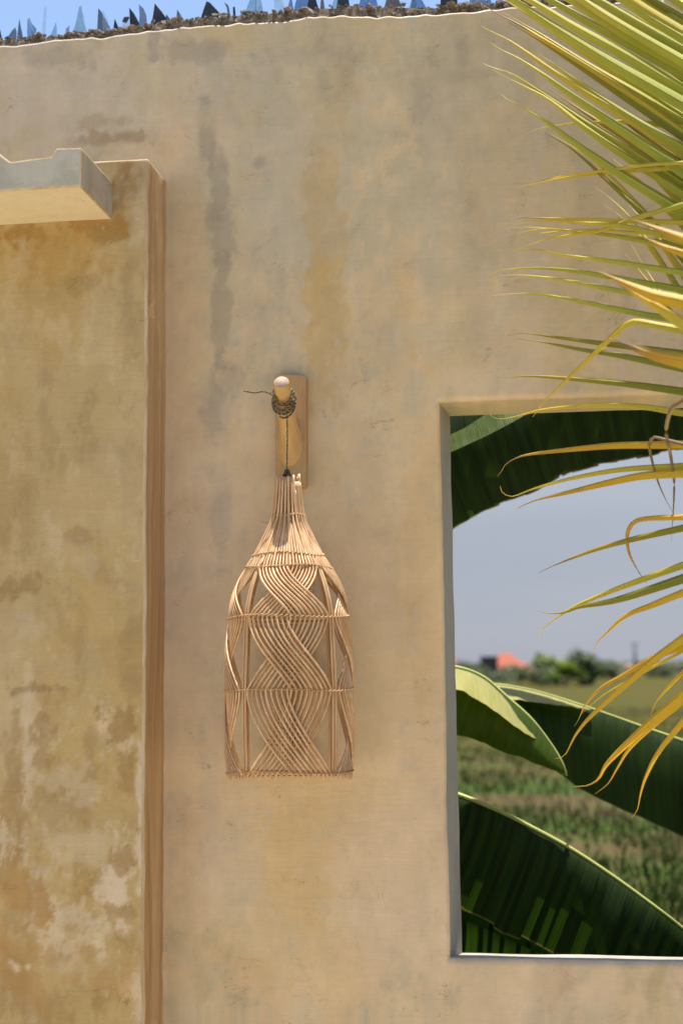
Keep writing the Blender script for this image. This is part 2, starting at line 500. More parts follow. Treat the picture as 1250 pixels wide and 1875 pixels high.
def plaster(name, a=None, b=None, vstretch=0.7, scratch=0.25):
    """lime plaster: the wash comes from the 'paint' colours of the mesh (or from a and b), with grain, trowel marks and scratches"""
    m = NT(name)
    p = m.pos()
    fine = m.noise(m.mapping(p, (1, 1, 0.8)), 75, 5, 0.7)
    mid = m.noise(m.mapping(p, (1, 1, vstretch)), 13, 6, 0.68, 0.5)
    scuff = m.noise(m.mapping(p, (0.3, 1, 2.6), (1, 5, 2), (0, R_(8), 0)), 24, 5, 0.7, 0.7)
    if a is None:
        col = m.n('ShaderNodeAttribute', attribute_name='paint').outputs['Color']
    else:
        col = m.mix(m.sstep(mid, 0.36, 0.64), a, b)
    dk = m.mix(1.0, col, (0.80, 0.785, 0.76), 'MULTIPLY')
    lt = m.mix(1.0, col, (1.12, 1.115, 1.12), 'MULTIPLY')
    col2 = m.mix(m.sstep(mid, 0.54, 0.72, 0, 0.5), col, dk)
    col2 = m.mix(m.sstep(mid, 0.46, 0.30, 0, 0.5), col2, lt)
    col2 = m.mix(m.sstep(scuff, 0.60, 0.74, 0, scratch), col2, dk)
    col2 = m.mix(m.sstep(scuff, 0.37, 0.26, 0, scratch * 1.4), col2, m.mix(1.0, col, (1.3, 1.28, 1.27), 'MULTIPLY'))
    col2 = m.mix(m.sstep(fine, 0.58, 0.76, 0, 0.6), col2, dk)
    # hairlines and pits
    ln = m.noise(m.mapping(p, (0.8, 1, 1.5), (4, 2, 7)), 3.4, 5, 0.6, 1.2)
    hair = m.math('MULTIPLY', m.sstep(m.math('ABSOLUTE', m.math('SUBTRACT', ln, 0.5)), 0.0035, 0.0005), m.sstep(mid, 0.50, 0.60))
    col2 = m.mix(m.math('MULTIPLY', hair, 0.5), col2, m.mix(1.0, col, (0.5, 0.46, 0.42), 'MULTIPLY'))
    h = m.math('ADD', m.math('MULTIPLY', scuff, 0.5), m.math('MULTIPLY', fine, 0.3))
    return m.done(m.principled(col2, m.sstep(mid, 0.3, 0.7, 0.55, 0.8), m.bump(h, 0.55, 0.005), 0.3))


M_WALL = plaster('tan_weathered_plaster', scratch=0.15)
M_PIL = plaster('ochre_mottled_plaster', scratch=0.45)
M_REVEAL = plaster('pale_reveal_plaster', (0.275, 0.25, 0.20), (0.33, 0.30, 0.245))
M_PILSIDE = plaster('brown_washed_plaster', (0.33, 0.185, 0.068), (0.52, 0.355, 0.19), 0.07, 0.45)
M_HOOD = plaster('grey_hood_plaster', (0.345, 0.335, 0.275), (0.45, 0.435, 0.375), 0.8)
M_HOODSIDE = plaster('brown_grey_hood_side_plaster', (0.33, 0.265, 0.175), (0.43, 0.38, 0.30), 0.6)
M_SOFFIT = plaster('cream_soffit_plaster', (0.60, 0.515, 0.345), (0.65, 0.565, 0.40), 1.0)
M_WORN = plaster('pale_worn_edge', (0.34, 0.22, 0.10), (0.52, 0.42, 0.29), 0.15)
M_BACK = simple('bare_render', (0.42, 0.37, 0.29), 0.85, 0.2, 6)


def m_mortar():
    m = NT('gravel_mortar')
    p = m.pos()
    a = m.noise(p, 70, 5, 0.7)
    b = m.noise(p, 22, 4)
    c = m.mix(m.sstep(a, 0.35, 0.65), (0.07, 0.055, 0.042), (0.24, 0.205, 0.17))
    c = m.mix(m.sstep(b, 0.5, 0.65, 0, 0.6), c, (0.22, 0.15, 0.10))
    return m.done(m.principled(c, 0.95, m.bump(a, 0.8, 0.004), 0.15))


M_MORTAR = m_mortar()


def m_glass(name, col, dens, clear=0.55):
    """thin pane of glass: see-through tinted by colour, with a mirror-like skin"""
    m = NT(name)
    tr = m.n('ShaderNodeBsdfTransparent')
    dirt = m.noise(m.pos(), 55, 5, 0.7)
    tint = m.mix(m.sstep(dirt, 0.4, 0.75, 0, 0.3), col, tuple(c * 0.6 for c in col))
    m.put(tr.inputs['Color'], tint)
    gl = m.n('ShaderNodeBsdfGlossy')
    m.put(gl.inputs['Color'], (0.95, 0.97, 1.0))
    gl.inputs['Roughness'].default_value = 0.03
    df = m.n('ShaderNodeBsdfDiffuse')
    m.put(df.inputs['Color'], tuple(min(1, c * 0.7 + 0.04) for c in dens))
    mx = m.n('ShaderNodeMixShader')
    m.put(mx.inputs[0], m.sstep(dirt, 0.35, 0.8, (1 - clear) * 0.5, (1 - clear)))
    m.put(mx.inputs[1], tr.outputs[0])
    m.put(mx.inputs[2], df.outputs[0])
    fr = m.n('ShaderNodeFresnel')
    fr.inputs['IOR'].default_value = 1.5
    mx2 = m.n('ShaderNodeMixShader')
    m.put(mx2.inputs[0], fr.outputs[0])
    m.put(mx2.inputs[1], mx.outputs[0])
    m.put(mx2.inputs[2], gl.outputs[0])
    return m.done(mx2.outputs[0])


M_GLASS = {
    'clear': m_glass('clear_glass', (0.90, 0.95, 0.94), (0.75, 0.82, 0.82), 0.90),
    'green': m_glass('greenish_glass', (0.74, 0.84, 0.85), (0.3, 0.4, 0.42), 0.8),
    'blue': m_glass('blue_glass', (0.50, 0.61, 0.73), (0.14, 0.21, 0.29), 0.72),
    'grey': m_glass('smoky_grey_glass', (0.38, 0.43, 0.46), (0.16, 0.18, 0.18), 0.65),
    'dark': m_glass('dark_bottle_glass', (0.05, 0.06, 0.065), (0.012, 0.014, 0.014), 0.5),
    'maroon': m_glass('dark_maroon_glass', (0.11, 0.075, 0.10), (0.03, 0.018, 0.027), 0.6),
    'brown': m_glass('taupe_glass', (0.48, 0.42, 0.40), (0.22, 0.18, 0.15), 0.5),
}


def m_cane():
    m = NT('peeled_cane')
    p = m.pos()
    r = m.rnd()
    f = m.noise(m.mapping(p, (1, 1, 0.12)), 90, 4, 0.6)
    g = m.noise(p, 14, 3)
    c = m.mix(m.sstep(f, 0.3, 0.7), (0.46, 0.275, 0.135), (0.68, 0.475, 0.285))
    c = m.mix(m.sstep(g, 0.5, 0.7, 0, 0.4), c, (0.42, 0.24, 0.11))
    c = m.mix(m.math('MULTIPLY', r, 0.6), c, (0.42, 0.235, 0.10))
    return m.done(m.principled(c, 0.5, m.bump(f, 0.2, 0.001), 0.4))


M_CANE = m_cane()
M_BIND = simple('cane_binding_twine', (0.40, 0.24, 0.11), 0.7, 0.3, 120)


def m_wood(name, a, b, rough=0.6):
    m = NT(name)
    p = m.obj()
    g = m.noise(m.mapping(p, (1, 0.25, 0.18)), 75, 5, 0.6, 0.6)
    h = m.noise(m.mapping(p, (1, 1, 0.4)), 14, 3)
    c = m.mix(m.sstep(g, 0.3, 0.7), a, b)
    c = m.mix(m.sstep(h, 0.4, 0.75, 0, 0.35), c, tuple(x * 0.75 for x in a))
    return m.done(m.principled(c, rough, m.bump(g, 0.15, 0.001), 0.35))


M_BOARD = m_wood('tan_board_wood', (0.36, 0.22, 0.095), (0.42, 0.27, 0.13))
M_PEG = m_wood('pale_peg_wood', (0.45, 0.275, 0.11), (0.53, 0.34, 0.15))
M_PEGEND = simple('sawn_peg_end', (0.34, 0.245, 0.19), 0.7, 0.15, 60)


def m_rope():
    m = NT('jute_and_black_cord')
    f = m.noise(m.pos(), 260, 3)
    c = m.mix(m.sstep(f, 0.35, 0.65), (0.10, 0.075, 0.045), (0.32, 0.24, 0.14))
    return m.done(m.principled(c, 0.9, m.bump(f, 0.4, 0.001), 0.2))


M_ROPE = m_rope()
M_ROPE2 = simple('dark_cord_ply', (0.07, 0.055, 0.035), 0.9, 0.3, 200)


def leaf_shader(m, col, trans, tamt, rough, normal, spec=0.35):
    pr = m.principled(col, rough, normal, spec)
    tl = m.n('ShaderNodeBsdfTranslucent')
    m.put(tl.inputs['Color'], trans)
    if normal is not None: m.put(tl.inputs['Normal'], normal)
    mx = m.n('ShaderNodeMixShader')
    m.put(mx.inputs[0], tamt)
    m.put(mx.inputs[1], pr)
    m.put(mx.inputs[2], tl.outputs[0])
    return m.done(mx.outputs[0])


def m_palm(name, base, mid, tip, end):
    """u runs 0 at the stalk to 1 at the tip; v is 0 on the midrib and 1 on the edges"""
    m = NT(name)
    u, v = m.attr('u'), m.attr('v')
    r = m.rnd()
    nz = m.noise(m.mapping(m.obj(), (1, 1, 1)), 9, 4)
    uu = m.math('ADD', u, m.math('MULTIPLY', m.math('SUBTRACT', nz, 0.5), 0.5))
    uu = m.math('ADD', uu, m.math('MULTIPLY', m.math('SUBTRACT', r, 0.5), 0.3))
    c = m.mix(m.sstep(uu, 0.15, 0.65), base, mid)
    c = m.mix(m.sstep(uu, 0.55, 0.95), c, tip)
    c = m.mix(m.sstep(uu, 0.93, 1.03), c, end)
    c = m.mix(m.math('MULTIPLY', m.sstep(v, 0.16, 0.0), 0.75), c, tuple(min(1, x * 1.5 + 0.05) for x in mid))
    c = m.mix(m.math('MULTIPLY', m.sstep(v, 0.86, 1.0), 0.45), c, tip)
    spot = m.noise(m.obj(), 120, 3, 0.6)
    c = m.mix(m.sstep(spot, 0.62, 0.75, 0, 0.4), c, tuple(x * 0.5 for x in end))
    wv = m.math('SINE', m.math('MULTIPLY', v, 44))
    cv = m.n('ShaderNodeCombineXYZ')
    m.put(cv.inputs[0], m.math('MULTIPLY', u, 5))
    m.put(cv.inputs[1], m.math('MULTIPLY', v, 16))
    m.put(cv.inputs[2], m.math('MULTIPLY', r, 40))
    fib = m.noise(cv.outputs[0], 1.0, 5, 0.7)
    c = m.mix(m.sstep(fib, 0.42, 0.72, 0, 0.5), c, m.mix(1.0, c, (0.62, 0.66, 0.5), 'MULTIPLY'))
    c = m.mix(m.sstep(fib, 0.42, 0.25, 0, 0.4), c, m.mix(1.0, c, (1.3, 1.25, 1.25), 'MULTIPLY'))
    c = m.mix(m.sstep(wv, 0.2, 1.0, 0, 0.2), c, m.mix(1.0, c, (0.7, 0.72, 0.6), 'MULTIPLY'))
    brn = m.noise(m.obj(), 34, 5, 0.7)
    c = m.mix(m.sstep(brn, 0.66, 0.76, 0, 0.55), c, (0.20, 0.12, 0.05))
    nrm = m.bump(m.math('ADD', wv, m.math('MULTIPLY', fib, 2.0)), 0.3, 0.0006)
    tr = m.mix(1.0, c, (1.15, 1.1, 0.5), 'MULTIPLY')
    return leaf_shader(m, c, tr, 0.36, 0.45, nrm, 0.35)


M_PALM = {
    'g': m_palm('green_leaflet', (0.30, 0.345, 0.035), (0.43, 0.42, 0.055), (0.64, 0.51, 0.09), (0.55, 0.42, 0.17)),
    'y': m_palm('yellowing_leaflet', (0.40, 0.38, 0.045), (0.58, 0.46, 0.05), (0.64, 0.46, 0.06), (0.30, 0.20, 0.10)),
    'o': m_palm('orange_leaflet', (0.58, 0.42, 0.025), (0.60, 0.37, 0.02), (0.48, 0.27, 0.04), (0.22, 0.14, 0.09)),
    'd': m_palm('olive_leaflet', (0.17, 0.20, 0.022), (0.25, 0.24, 0.022), (0.40, 0.28, 0.035), (0.27, 0.18, 0.08)),
    'b': m_palm('dead_leaflet', (0.26, 0.17, 0.10), (0.22, 0.145, 0.09), (0.20, 0.14, 0.10), (0.16, 0.12, 0.09)),
}
M_RACHIS = simple('palm_rib', (0.32, 0.27, 0.06), 0.5, 0.2, 20)
M_TRUNK = simple('palm_bark', (0.22, 0.18, 0.13), 0.9, 0.4, 18)


def m_banana(name, col, col2, tamt):
    m = NT(name)
    u, v = m.attr('u'), m.attr('v')
    w = m.math('SINE', m.math('MULTIPLY', u, 700))
    w2 = m.math('SINE', m.math('MULTIPLY', u, 173))
    cv = m.n('ShaderNodeCombineXYZ')
    m.put(cv.inputs[0], m.math('MULTIPLY', u, 60))
    m.put(cv.inputs[1], m.math('MULTIPLY', v, 1.2))
    nz = m.noise(cv.outputs[0], 1.0, 5, 0.65)
    c = m.mix(m.sstep(nz, 0.3, 0.7), col, col2)
    c = m.mix(m.sstep(w2, 0.9, 1.0, 0, 0.08), c, tuple(x * 1.6 for x in col2))
    c = m.mix(m.math('MULTIPLY', m.sstep(v, 0.985, 1.0), 0.7), c, (0.20, 0.15, 0.05))
    h = m.math('ADD', m.math('MULTIPLY', w, 0.12), m.math('ADD', m.math('MULTIPLY', w2, 0.12), m.math('MULTIPLY', nz, 1.5)))
    nrm = m.bump(h, 0.25, 0.003)
    tr = m.mix(1.0, c, (1.7, 2.0, 0.8), 'MULTIPLY')
    return leaf_shader(m, c, tr, tamt, 0.5, nrm, 0.13)


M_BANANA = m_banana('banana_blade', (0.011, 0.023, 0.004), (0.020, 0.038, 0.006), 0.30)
M_SUNLIT = m_banana('sunlit_pale_banana_blade', (0.25, 0.235, 0.065), (0.32, 0.295, 0.10), 0.2)  # paler than the other blades: sunlight put into the colour
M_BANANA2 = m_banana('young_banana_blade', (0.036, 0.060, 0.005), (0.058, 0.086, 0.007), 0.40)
M_MIDRIB = simple('banana_midrib', (0.33, 0.36, 0.10), 0.45, 0.15, 20)
M_STEM = simple('banana_stem', (0.13, 0.16, 0.06), 0.6, 0.35, 8)


# ------------------------------------------------------------------ the setting
def m_field():
    m = NT('rice_field_ground')
    p = m.pos()
    s = m.sep(p)
    wob = m.noise(m.mapping(p, (0.6, 1, 1)), 0.5, 4)
    yy = m.math('ADD', s[1], m.math('MULTIPLY', wob, 3.0))
    band = m.noise(m.mapping(p, (0.07, 0.42, 1), (4, 1.3, 0)), 1.0, 4, 0.6, 0.5)
    clod = m.noise(p, 3.2, 6, 0.7)
    c = m.mix(m.sstep(band, 0.44, 0.56), (0.034, 0.064, 0.008), (0.066, 0.048, 0.018))
    c = m.mix(m.sstep(clod, 0.45, 0.7, 0, 0.75), c, (0.080, 0.055, 0.027))
    c = m.mix(m.sstep(m.noise(p, 7.0, 4, 0.7), 0.55, 0.7, 0, 0.6), c, (0.028, 0.045, 0.008))
    far = m.mix(m.noise(m.mapping(p, (0.05, 0.22, 1)), 1.0, 4), (0.036, 0.040, 0.005), (0.070, 0.056, 0.010))
    c = m.mix(m.sstep(yy, 16, 34), c, far)
    return m.done(m.principled(c, 0.95, m.bump(clod, 0.6, 0.08), 0.1))


def m_yard():
    m = NT('sunlit_sandy_yard')
    p = m.pos()
    f = m.noise(p, 2.2, 6, 0.65)
    g = m.noise(p, 60, 4)
    c = m.mix(m.sstep(f, 0.3, 0.7), (0.45, 0.38, 0.268), (0.54, 0.465, 0.335))
    c = m.mix(m.math('MULTIPLY', g, 0.3), c, (0.37, 0.325, 0.24))
    return m.done(m.principled(c, 0.9, m.bump(g, 0.4, 0.01), 0.2))


g = mesh_obj('ground', [(-3000, -500, 0), (3000, -500, 0), (3000, 5000, 0), (-3000, 5000, 0)], [(0, 1, 2, 3)], m_field(), smooth=False)
tag(g, kind='structure')
g = mesh_obj('yard', [(-12, -14, 0.004), (12, -14, 0.004), (12, 0.05, 0.004), (-12, 0.05, 0.004)], [(0, 1, 2, 3)], m_yard(), smooth=False)
tag(g, kind='structure')

# ------------------------------------------------------------------ the wall
WALL_T = 0.16
wall = empty('plaster_wall', (-0.4, 0, 0))
tag(wall, 'weathered tan plaster wall with window opening and broken glass along its top', 'wall')
TOPS = [(-40, 88), (0, 85), (45, 82), (100, 72), (200, 66), (280, 55), (400, 45), (500, 38), (560, 30), (620, 27), (690, 30), (760, 28),
        (850, 23), (930, 15), (1043, 9), (1250, -6)]
top_x = [-5] + [P(a, b).x for a, b in TOPS] + [4]
top_z = [3.035] + [P(a, b).z for a, b in TOPS] + [3.03]


def ztop(x): return interp(top_x, top_z, x)


ZREF = 3.04
WX0, WX1, WZ0, WZ1 = -0.207, 0.80, 1.009, 2.167
BTL, BBL, BTR = P(822, 762, WALL_T), P(845, 1745, WALL_T), P(1250, 745, WALL_T)


def bulge(x, z):
    return 0.0045 * noise.noise(Vector((x * 1.7, 3.3, z * 1.7))) + 0.0014 * noise.noise(Vector((x * 7, 8.3, z * 7)))


def shift(x, z):
    return (0.0035 * noise.noise(Vector((x * 5, 1.1, z * 5))) + 0.0012 * noise.noise(Vector((x * 23, 4.1, z * 23))),
            0.0030 * noise.noise(Vector((x * 5, 9.1, z * 5))) + 0.0012 * noise.noise(Vector((x * 23, 7.1, z * 23))))


def lines(lo, hi, fine_lo, fine_hi, step, coarse, extra):
    v = []
    a = lo
    while a < hi:
        v.append(a)
        a += step if fine_lo <= a < fine_hi else coarse
    v.append(hi)
    v = [q for q in v if all(abs(q - e) > step * 0.45 for e in extra)] + list(extra)
    return sorted(v)


RND = 0.011
xs = lines(-4.5, 3.5, -1.26, 0.36, 0.0045, 0.15, [WX0 - RND, WX0 - RND * .45, WX0 - RND * .12, WX0, WX1, WX1 + RND])
zs = lines(0.0, ZREF, 0.84, 3.1, 0.0045, 0.15, [WZ0, WZ0 - RND * .12, WZ0 - RND * .45, WZ0 - RND, WZ1, WZ1 + RND * .12, WZ1 + RND * .45, WZ1 + RND,
                                              ZREF - .0015, ZREF - 0.005, ZREF - 0.010])


def wall_pt(x, z, iz):
    dx = max(WX0 - x, x - WX1, 0)
    dz = max(WZ0 - z, z - WZ1, 0)
    d = math.hypot(dx, dz)
    y = bulge(x, z)
    if d < RND: y += RND - math.sqrt(max(0, RND * RND - (RND - d) ** 2))
    t = ZREF - z
    if t < 0.005: y += 0.003 - math.sqrt(max(0, 0.003 ** 2 - (max(0, 0.003 - t)) ** 2))
    sx, sz = shift(x, z)
    k = max(0.0, min(1.0, (z - 2.75) / 0.29))
    zz = z + sz + (ztop(x) - ZREF) * k
    if t < 0.008: zz += 0.004 * noise.noise(Vector((x * 38, 0, 0))) - 0.004 * max(0, noise.noise(Vector((x * 14, 5, 0))))
    return Vector((x + sx, y, zz))


verts, idx, faces = [], {}, []
for iz, z in enumerate(zs):
    for ix, x in enumerate(xs):
        idx[ix, iz] = len(verts)
        verts.append(wall_pt(x, z, iz))
iwx0, iwx1, iwz0, iwz1 = xs.index(WX0), xs.index(WX1), zs.index(WZ0), zs.index(WZ1)
for iz in range(len(zs) - 1):
    for ix in range(len(xs) - 1):
        if iwx0 <= ix < iwx1 and iwz0 <= iz < iwz1: continue
        faces.append((idx[ix, iz], idx[ix + 1, iz], idx[ix + 1, iz + 1], idx[ix, iz + 1]))
# the top ledge, front to back
nt = len(zs) - 1
ring = [idx[ix, nt] for ix in range(len(xs))]
for yk in (0.05, WALL_T):
    new = []
    for ix, x in enumerate(xs):
        new.append(len(verts))
        verts.append(Vector((x, yk, ztop(x) + 0.002)))
    for a in range(len(xs) - 1): faces.append((ring[a], ring[a + 1], new[a + 1], new[a]))
    ring = new
mesh_obj('wall_face', verts, faces, M_WALL, wall, paint=wall_paint)
# the back of the wall, four slabs' outer sheets round the opening
XB0, ZB0, ZB1 = min(BTL.x, BBL.x), BBL.z, BTL.z
vb = [(-4.5, WALL_T, 0), (3.5, WALL_T, 0), (3.5, WALL_T, 3.037), (-4.5, WALL_T, 3.037), (BBL.x, WALL_T, ZB0), (WX1, WALL_T, ZB0), (WX1, WALL_T, ZB1), (BTL.x, WALL_T, ZB1)]
mesh_obj('wall_back', vb, [(1, 0, 4, 5), (2, 1, 5, 6), (3, 2, 6, 7), (0, 3, 7, 4)], M_BACK, wall, smooth=False)


def reveal(name, fr, bk, mat, rows=6, paint=None):
    """sheet from the front edge points to the back edge points of the opening"""
    v, f = [], []
    n = len(fr)
    for r in range(rows + 1):
        t = r / rows
        for a, b in zip(fr, bk):
            q = a.lerp(b, t)
            if 0 < t < 1:
                w = 0.003 * noise.noise(q * 6)
                q = q + Vector((w, 0, w))
            v.append(q)
    for r in range(rows):
        for i in range(n - 1):
            f.append((r * n + i, r * n + i + 1, (r + 1) * n + i + 1, (r + 1) * n + i))
    return mesh_obj(name, v, f, mat, wall, paint=paint)


def wavy(q, k):
    return q + Vector((0.0030 * noise.noise(q * 7 + Vector((k, 0, 0))), 0, 0.0030 * noise.noise(q * 7 + Vector((0, k, 5)))))


col_pts = [verts[idx[iwx0, iz]] for iz in range(iwz0, iwz1 + 1)]
jb = [wavy(BBL.lerp(BTL, (zs[iz] - WZ0) / (WZ1 - WZ0)), 3) for iz in range(iwz0, iwz1 + 1)]
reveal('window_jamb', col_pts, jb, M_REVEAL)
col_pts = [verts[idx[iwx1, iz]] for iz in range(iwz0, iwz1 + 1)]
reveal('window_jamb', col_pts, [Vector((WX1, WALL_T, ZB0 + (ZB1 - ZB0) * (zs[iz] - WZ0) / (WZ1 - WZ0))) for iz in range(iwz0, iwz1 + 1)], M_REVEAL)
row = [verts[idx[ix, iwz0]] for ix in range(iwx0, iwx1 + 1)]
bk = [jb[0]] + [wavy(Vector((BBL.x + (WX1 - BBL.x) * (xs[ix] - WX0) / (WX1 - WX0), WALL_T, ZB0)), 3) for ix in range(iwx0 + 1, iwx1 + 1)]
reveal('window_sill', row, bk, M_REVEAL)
row = [verts[idx[ix, iwz1]] for ix in range(iwx0, iwx1 + 1)]
bk = [jb[-1]] + [wavy(Vector((BTL.x + (WX1 - BTL.x) * (xs[ix] - WX0) / (WX1 - WX0), WALL_T, ZB1)), 3) for ix in range(iwx0 + 1, iwx1 + 1)]
reveal('window_soffit', row, bk, M_WALL, paint=wall_paint)


# the projecting pilaster with its hood
def plaster_solid(name, profile_xz, y0, y1, mats, parent, bevel=0.005, cut=0.05, rough_amp=0.0022, paint=None):
    """prism: front outline in x-z, from depth y0 (front) to y1; mats = [front, worn edge, right side, underside]"""
    bm = bmesh.new()
    fr = [bm.verts.new((x, y0, z)) for x, z in profile_xz]
    bk_ = [bm.verts.new((x, y1, z)) for x, z in profile_xz]
    n = len(fr)
    bm.faces.new(fr)
    bm.faces.new(list(reversed(bk_)))
    for i in range(n):
        bm.faces.new((fr[i], bk_[i], bk_[(i + 1) % n], fr[(i + 1) % n]))
    bmesh.ops.recalc_face_normals(bm, faces=bm.faces[:])
    es = [e for e in bm.edges if not (e.verts[0].co.y > y1 - 1e-6 and e.verts[1].co.y > y1 - 1e-6)]
    bmesh.ops.bevel(bm, geom=es, offset=bevel, segments=2, profile=0.6, affect='EDGES', material=1)
    for f in bm.faces:
        if f.material_index == 1: continue
        if f.normal.x > 0.8: f.material_index = 2
        elif f.normal.z < -0.8: f.material_index = 3
    bx = [v.co for v in bm.verts]
    lo = Vector((min(c.x for c in bx), 0, min(c.z for c in bx)))
    hi = Vector((max(c.x for c in bx), 0, max(c.z for c in bx)))
    a = max(lo.x, -1.3) + cut
    while a < hi.x - bevel * 1.5:
        bmesh.ops.bisect_plane(bm, geom=bm.verts[:] + bm.edges[:] + bm.faces[:], plane_co=(a, 0, 0), plane_no=(1, 0, 0))
        a += cut
    a = max(lo.z, 0.8) + cut
    while a < hi.z - bevel * 1.5:
        bmesh.ops.bisect_plane(bm, geom=bm.verts[:] + bm.edges[:] + bm.faces[:], plane_co=(0, 0, a), plane_no=(0, 0, 1))
        a += cut
    for v in bm.verts:
        q = v.co
        k = rough_amp
        v.co = q + Vector((k * noise.noise(q * 6) + k * 0.5 * noise.noise(q * 21), k * noise.noise(q * 6 + Vector((9, 0, 0))),
                           k * noise.noise(q * 9 + Vector((0, 9, 0)))))
    return bm_obj(name, bm, mats, parent, smooth=False, paint=paint)


YP, YH = -0.143, -0.350
XP = -0.811
zp = P(272, 290, YP).z
RP = 0.0035
cols = [(-2.6, 0), (-2.2, 0), (-1.8, 0), (-1.4, 0)]
x = -1.25
while x < XP - RP - 0.003:
    cols.append((x, 0)); x += 0.0045
corner = len(cols)
for k in range(5): cols.append((None, k / 4 * math.pi / 2))
side = len(cols)
for k in range(1, 15): cols.append((XP, k / 14))
rows_ = [0.0, 0.4] + [0.84 + 0.0045 * k for k in range(int((zp - RP - 0.84) / 0.0045))] + ['a', 'b', 'c', 'd']
verts, faces, mats = [], [], []
for rz_ in rows_:
    if isinstance(rz_, str):
        ph = {'a': 0.0, 'b': 0.35, 'c': 0.7, 'd': 1.0}[rz_] * math.pi / 2
        z, o = zp - RP + RP * math.sin(ph), RP * (1 - math.cos(ph))
    else:
        z, o = rz_, 0.0
    for ci, (cx, cv) in enumerate(cols):
        if ci < corner: q = Vector((cx, YP + o, z))
        elif ci < side: q = Vector((XP - RP + (RP - o) * math.sin(cv), YP + RP - (RP - o) * math.cos(cv), z))
        else: q = Vector((XP - o, YP + RP + (0.03 - YP - RP) * cv, z))
        w = 0.0027
        verts.append(q + Vector((w * noise.noise(q * 6) + w * 0.6 * noise.noise(q * 22), w * noise.noise(q * 6 + Vector((9, 0, 0))) + w * 0.4 * noise.noise(q * 19 + Vector((0, 4, 0))),
                                 w * noise.noise(q * 9 + Vector((0, 9, 0))))))
nc = len(cols)
for r in range(len(rows_) - 1):
    for c in range(nc - 1):
        faces.append((r * nc + c, r * nc + c + 1, r * nc + nc + c + 1, r * nc + nc + c))
        mats.append(1 if corner - 1 <= c < side - 1 or r >= len(rows_) - 4 else (2 if c >= side - 1 else 0))
last = (len(rows_) - 1) * nc
verts.append(Vector((-2.6, 0.03, zp)))
faces.append(tuple(last + c for c in range(nc)) + (len(verts) - 1,)); mats.append(0)
pil = mesh_obj('pilaster', verts, faces, [M_PIL, M_WORN, M_PILSIDE], wall, mats=mats, paint=pil_paint, smooth=True)
tag(pil, 'projecting ochre mottled plaster pilaster')
hp = [(150, 270), (104, 272), (95, 287), (18, 296), (-14, 270), (-120, 278)]
hx = [P(a, b, YH) for a, b in hp]
zb = P(150, 341, YH).z
prof = [(hx[0].x, zb), (hx[0].x, hx[0].z)] + [(q.x, q.z) for q in hx[1:]] + [(-2.3, hx[-1].z), (-2.3, zb)]
hood = plaster_solid('hood', prof, YH, YP - 0.001 + 0.01, [M_HOOD, M_WORN, M_HOODSIDE, M_SOFFIT], pil, 0.004, 0.035, 0.0016)
tag(hood, 'grey plaster hood with notched top over the pilaster')
# rough mortar bed on top of the wall
MT = [(0, 71), (100, 66), (200, 57), (240, 51), (280, 44), (350, 35), (450, 26), (520, 22), (600, 16), (640, 11), (700, 11), (800, 14), (900, 7), (1043, -6), (1250, -22)]
mt_x = [P(a, b, 0.04).x for a, b in MT]
mt_z = [P(a, b + 3, 0.04).z for a, b in MT]


def zmort(x): return interp(mt_x, mt_z, x)


verts, faces = [], []
n = 260
for i in range(n):
    x = -1.6 + 2.3 * i / (n - 1)
    h = zmort(x) - 0.006 + 0.006 * noise.noise(Vector((x * 40, 0, 0)))
    for (y, z) in ((0.007, ztop(x) - 0.004), (0.012, h - 0.006), (0.045, h), (0.11, h + 0.004 * noise.noise(Vector((x * 30, 9, 0)))), (0.145, ztop(x) - 0.004)):
        verts.append(Vector((x, y + 0.004 * noise.noise(Vector((x * 60, y * 30, 3))), z)))
for i in range(n - 1):
    for k in range(4):
        faces.append((i * 5 + k, i * 5 + 5 + k, i * 5 + 6 + k, i * 5 + 1 + k))
ico = bmesh.new()
bmesh.ops.create_icosphere(ico, subdivisions=1, radius=1.0)
ico_v = [v.co.copy() for v in ico.verts]
ico_f = [tuple(v.index for v in f.verts) for f in ico.faces]
ico.free()
rg = random.Random(21)
for i in range(2000):
    x = rg.uniform(-1.45, 0.5)
    zt, zm = ztop(x), zmort(x)
    front = rg.random() < 0.6
    s = rg.uniform(0.0025, 0.0065) if rg.random() < 0.88 else rg.uniform(0.006, 0.011)
    y = rg.uniform(0.006, 0.022) if front else rg.uniform(0.03, 0.12)
    z = zt + (zm - zt) * (rg.uniform(0.0, 0.85) if front else rg.uniform(0.55, 0.95))
    sc = Vector((rg.uniform(.8, 1.5), rg.uniform(.7, 1.1), rg.uniform(.6, 1.0))) * s
    o3 = Vector((rg.random() * 50, rg.random() * 50, 0))
    b = len(verts)
    for q in ico_v:
        k = 1 + 0.8 * noise.noise(q * 1.6 + o3)
        verts.append(Vector((x + q.x * sc.x * k, max(0.0015, y + q.y * sc.y * k), z + q.z * sc.z * k)))
    faces += [tuple(b + j for j in f) for f in ico_f]
mo = mesh_obj('mortar_bed', verts, faces, M_MORTAR, wall, smooth=False)
tag(mo, kind='stuff')

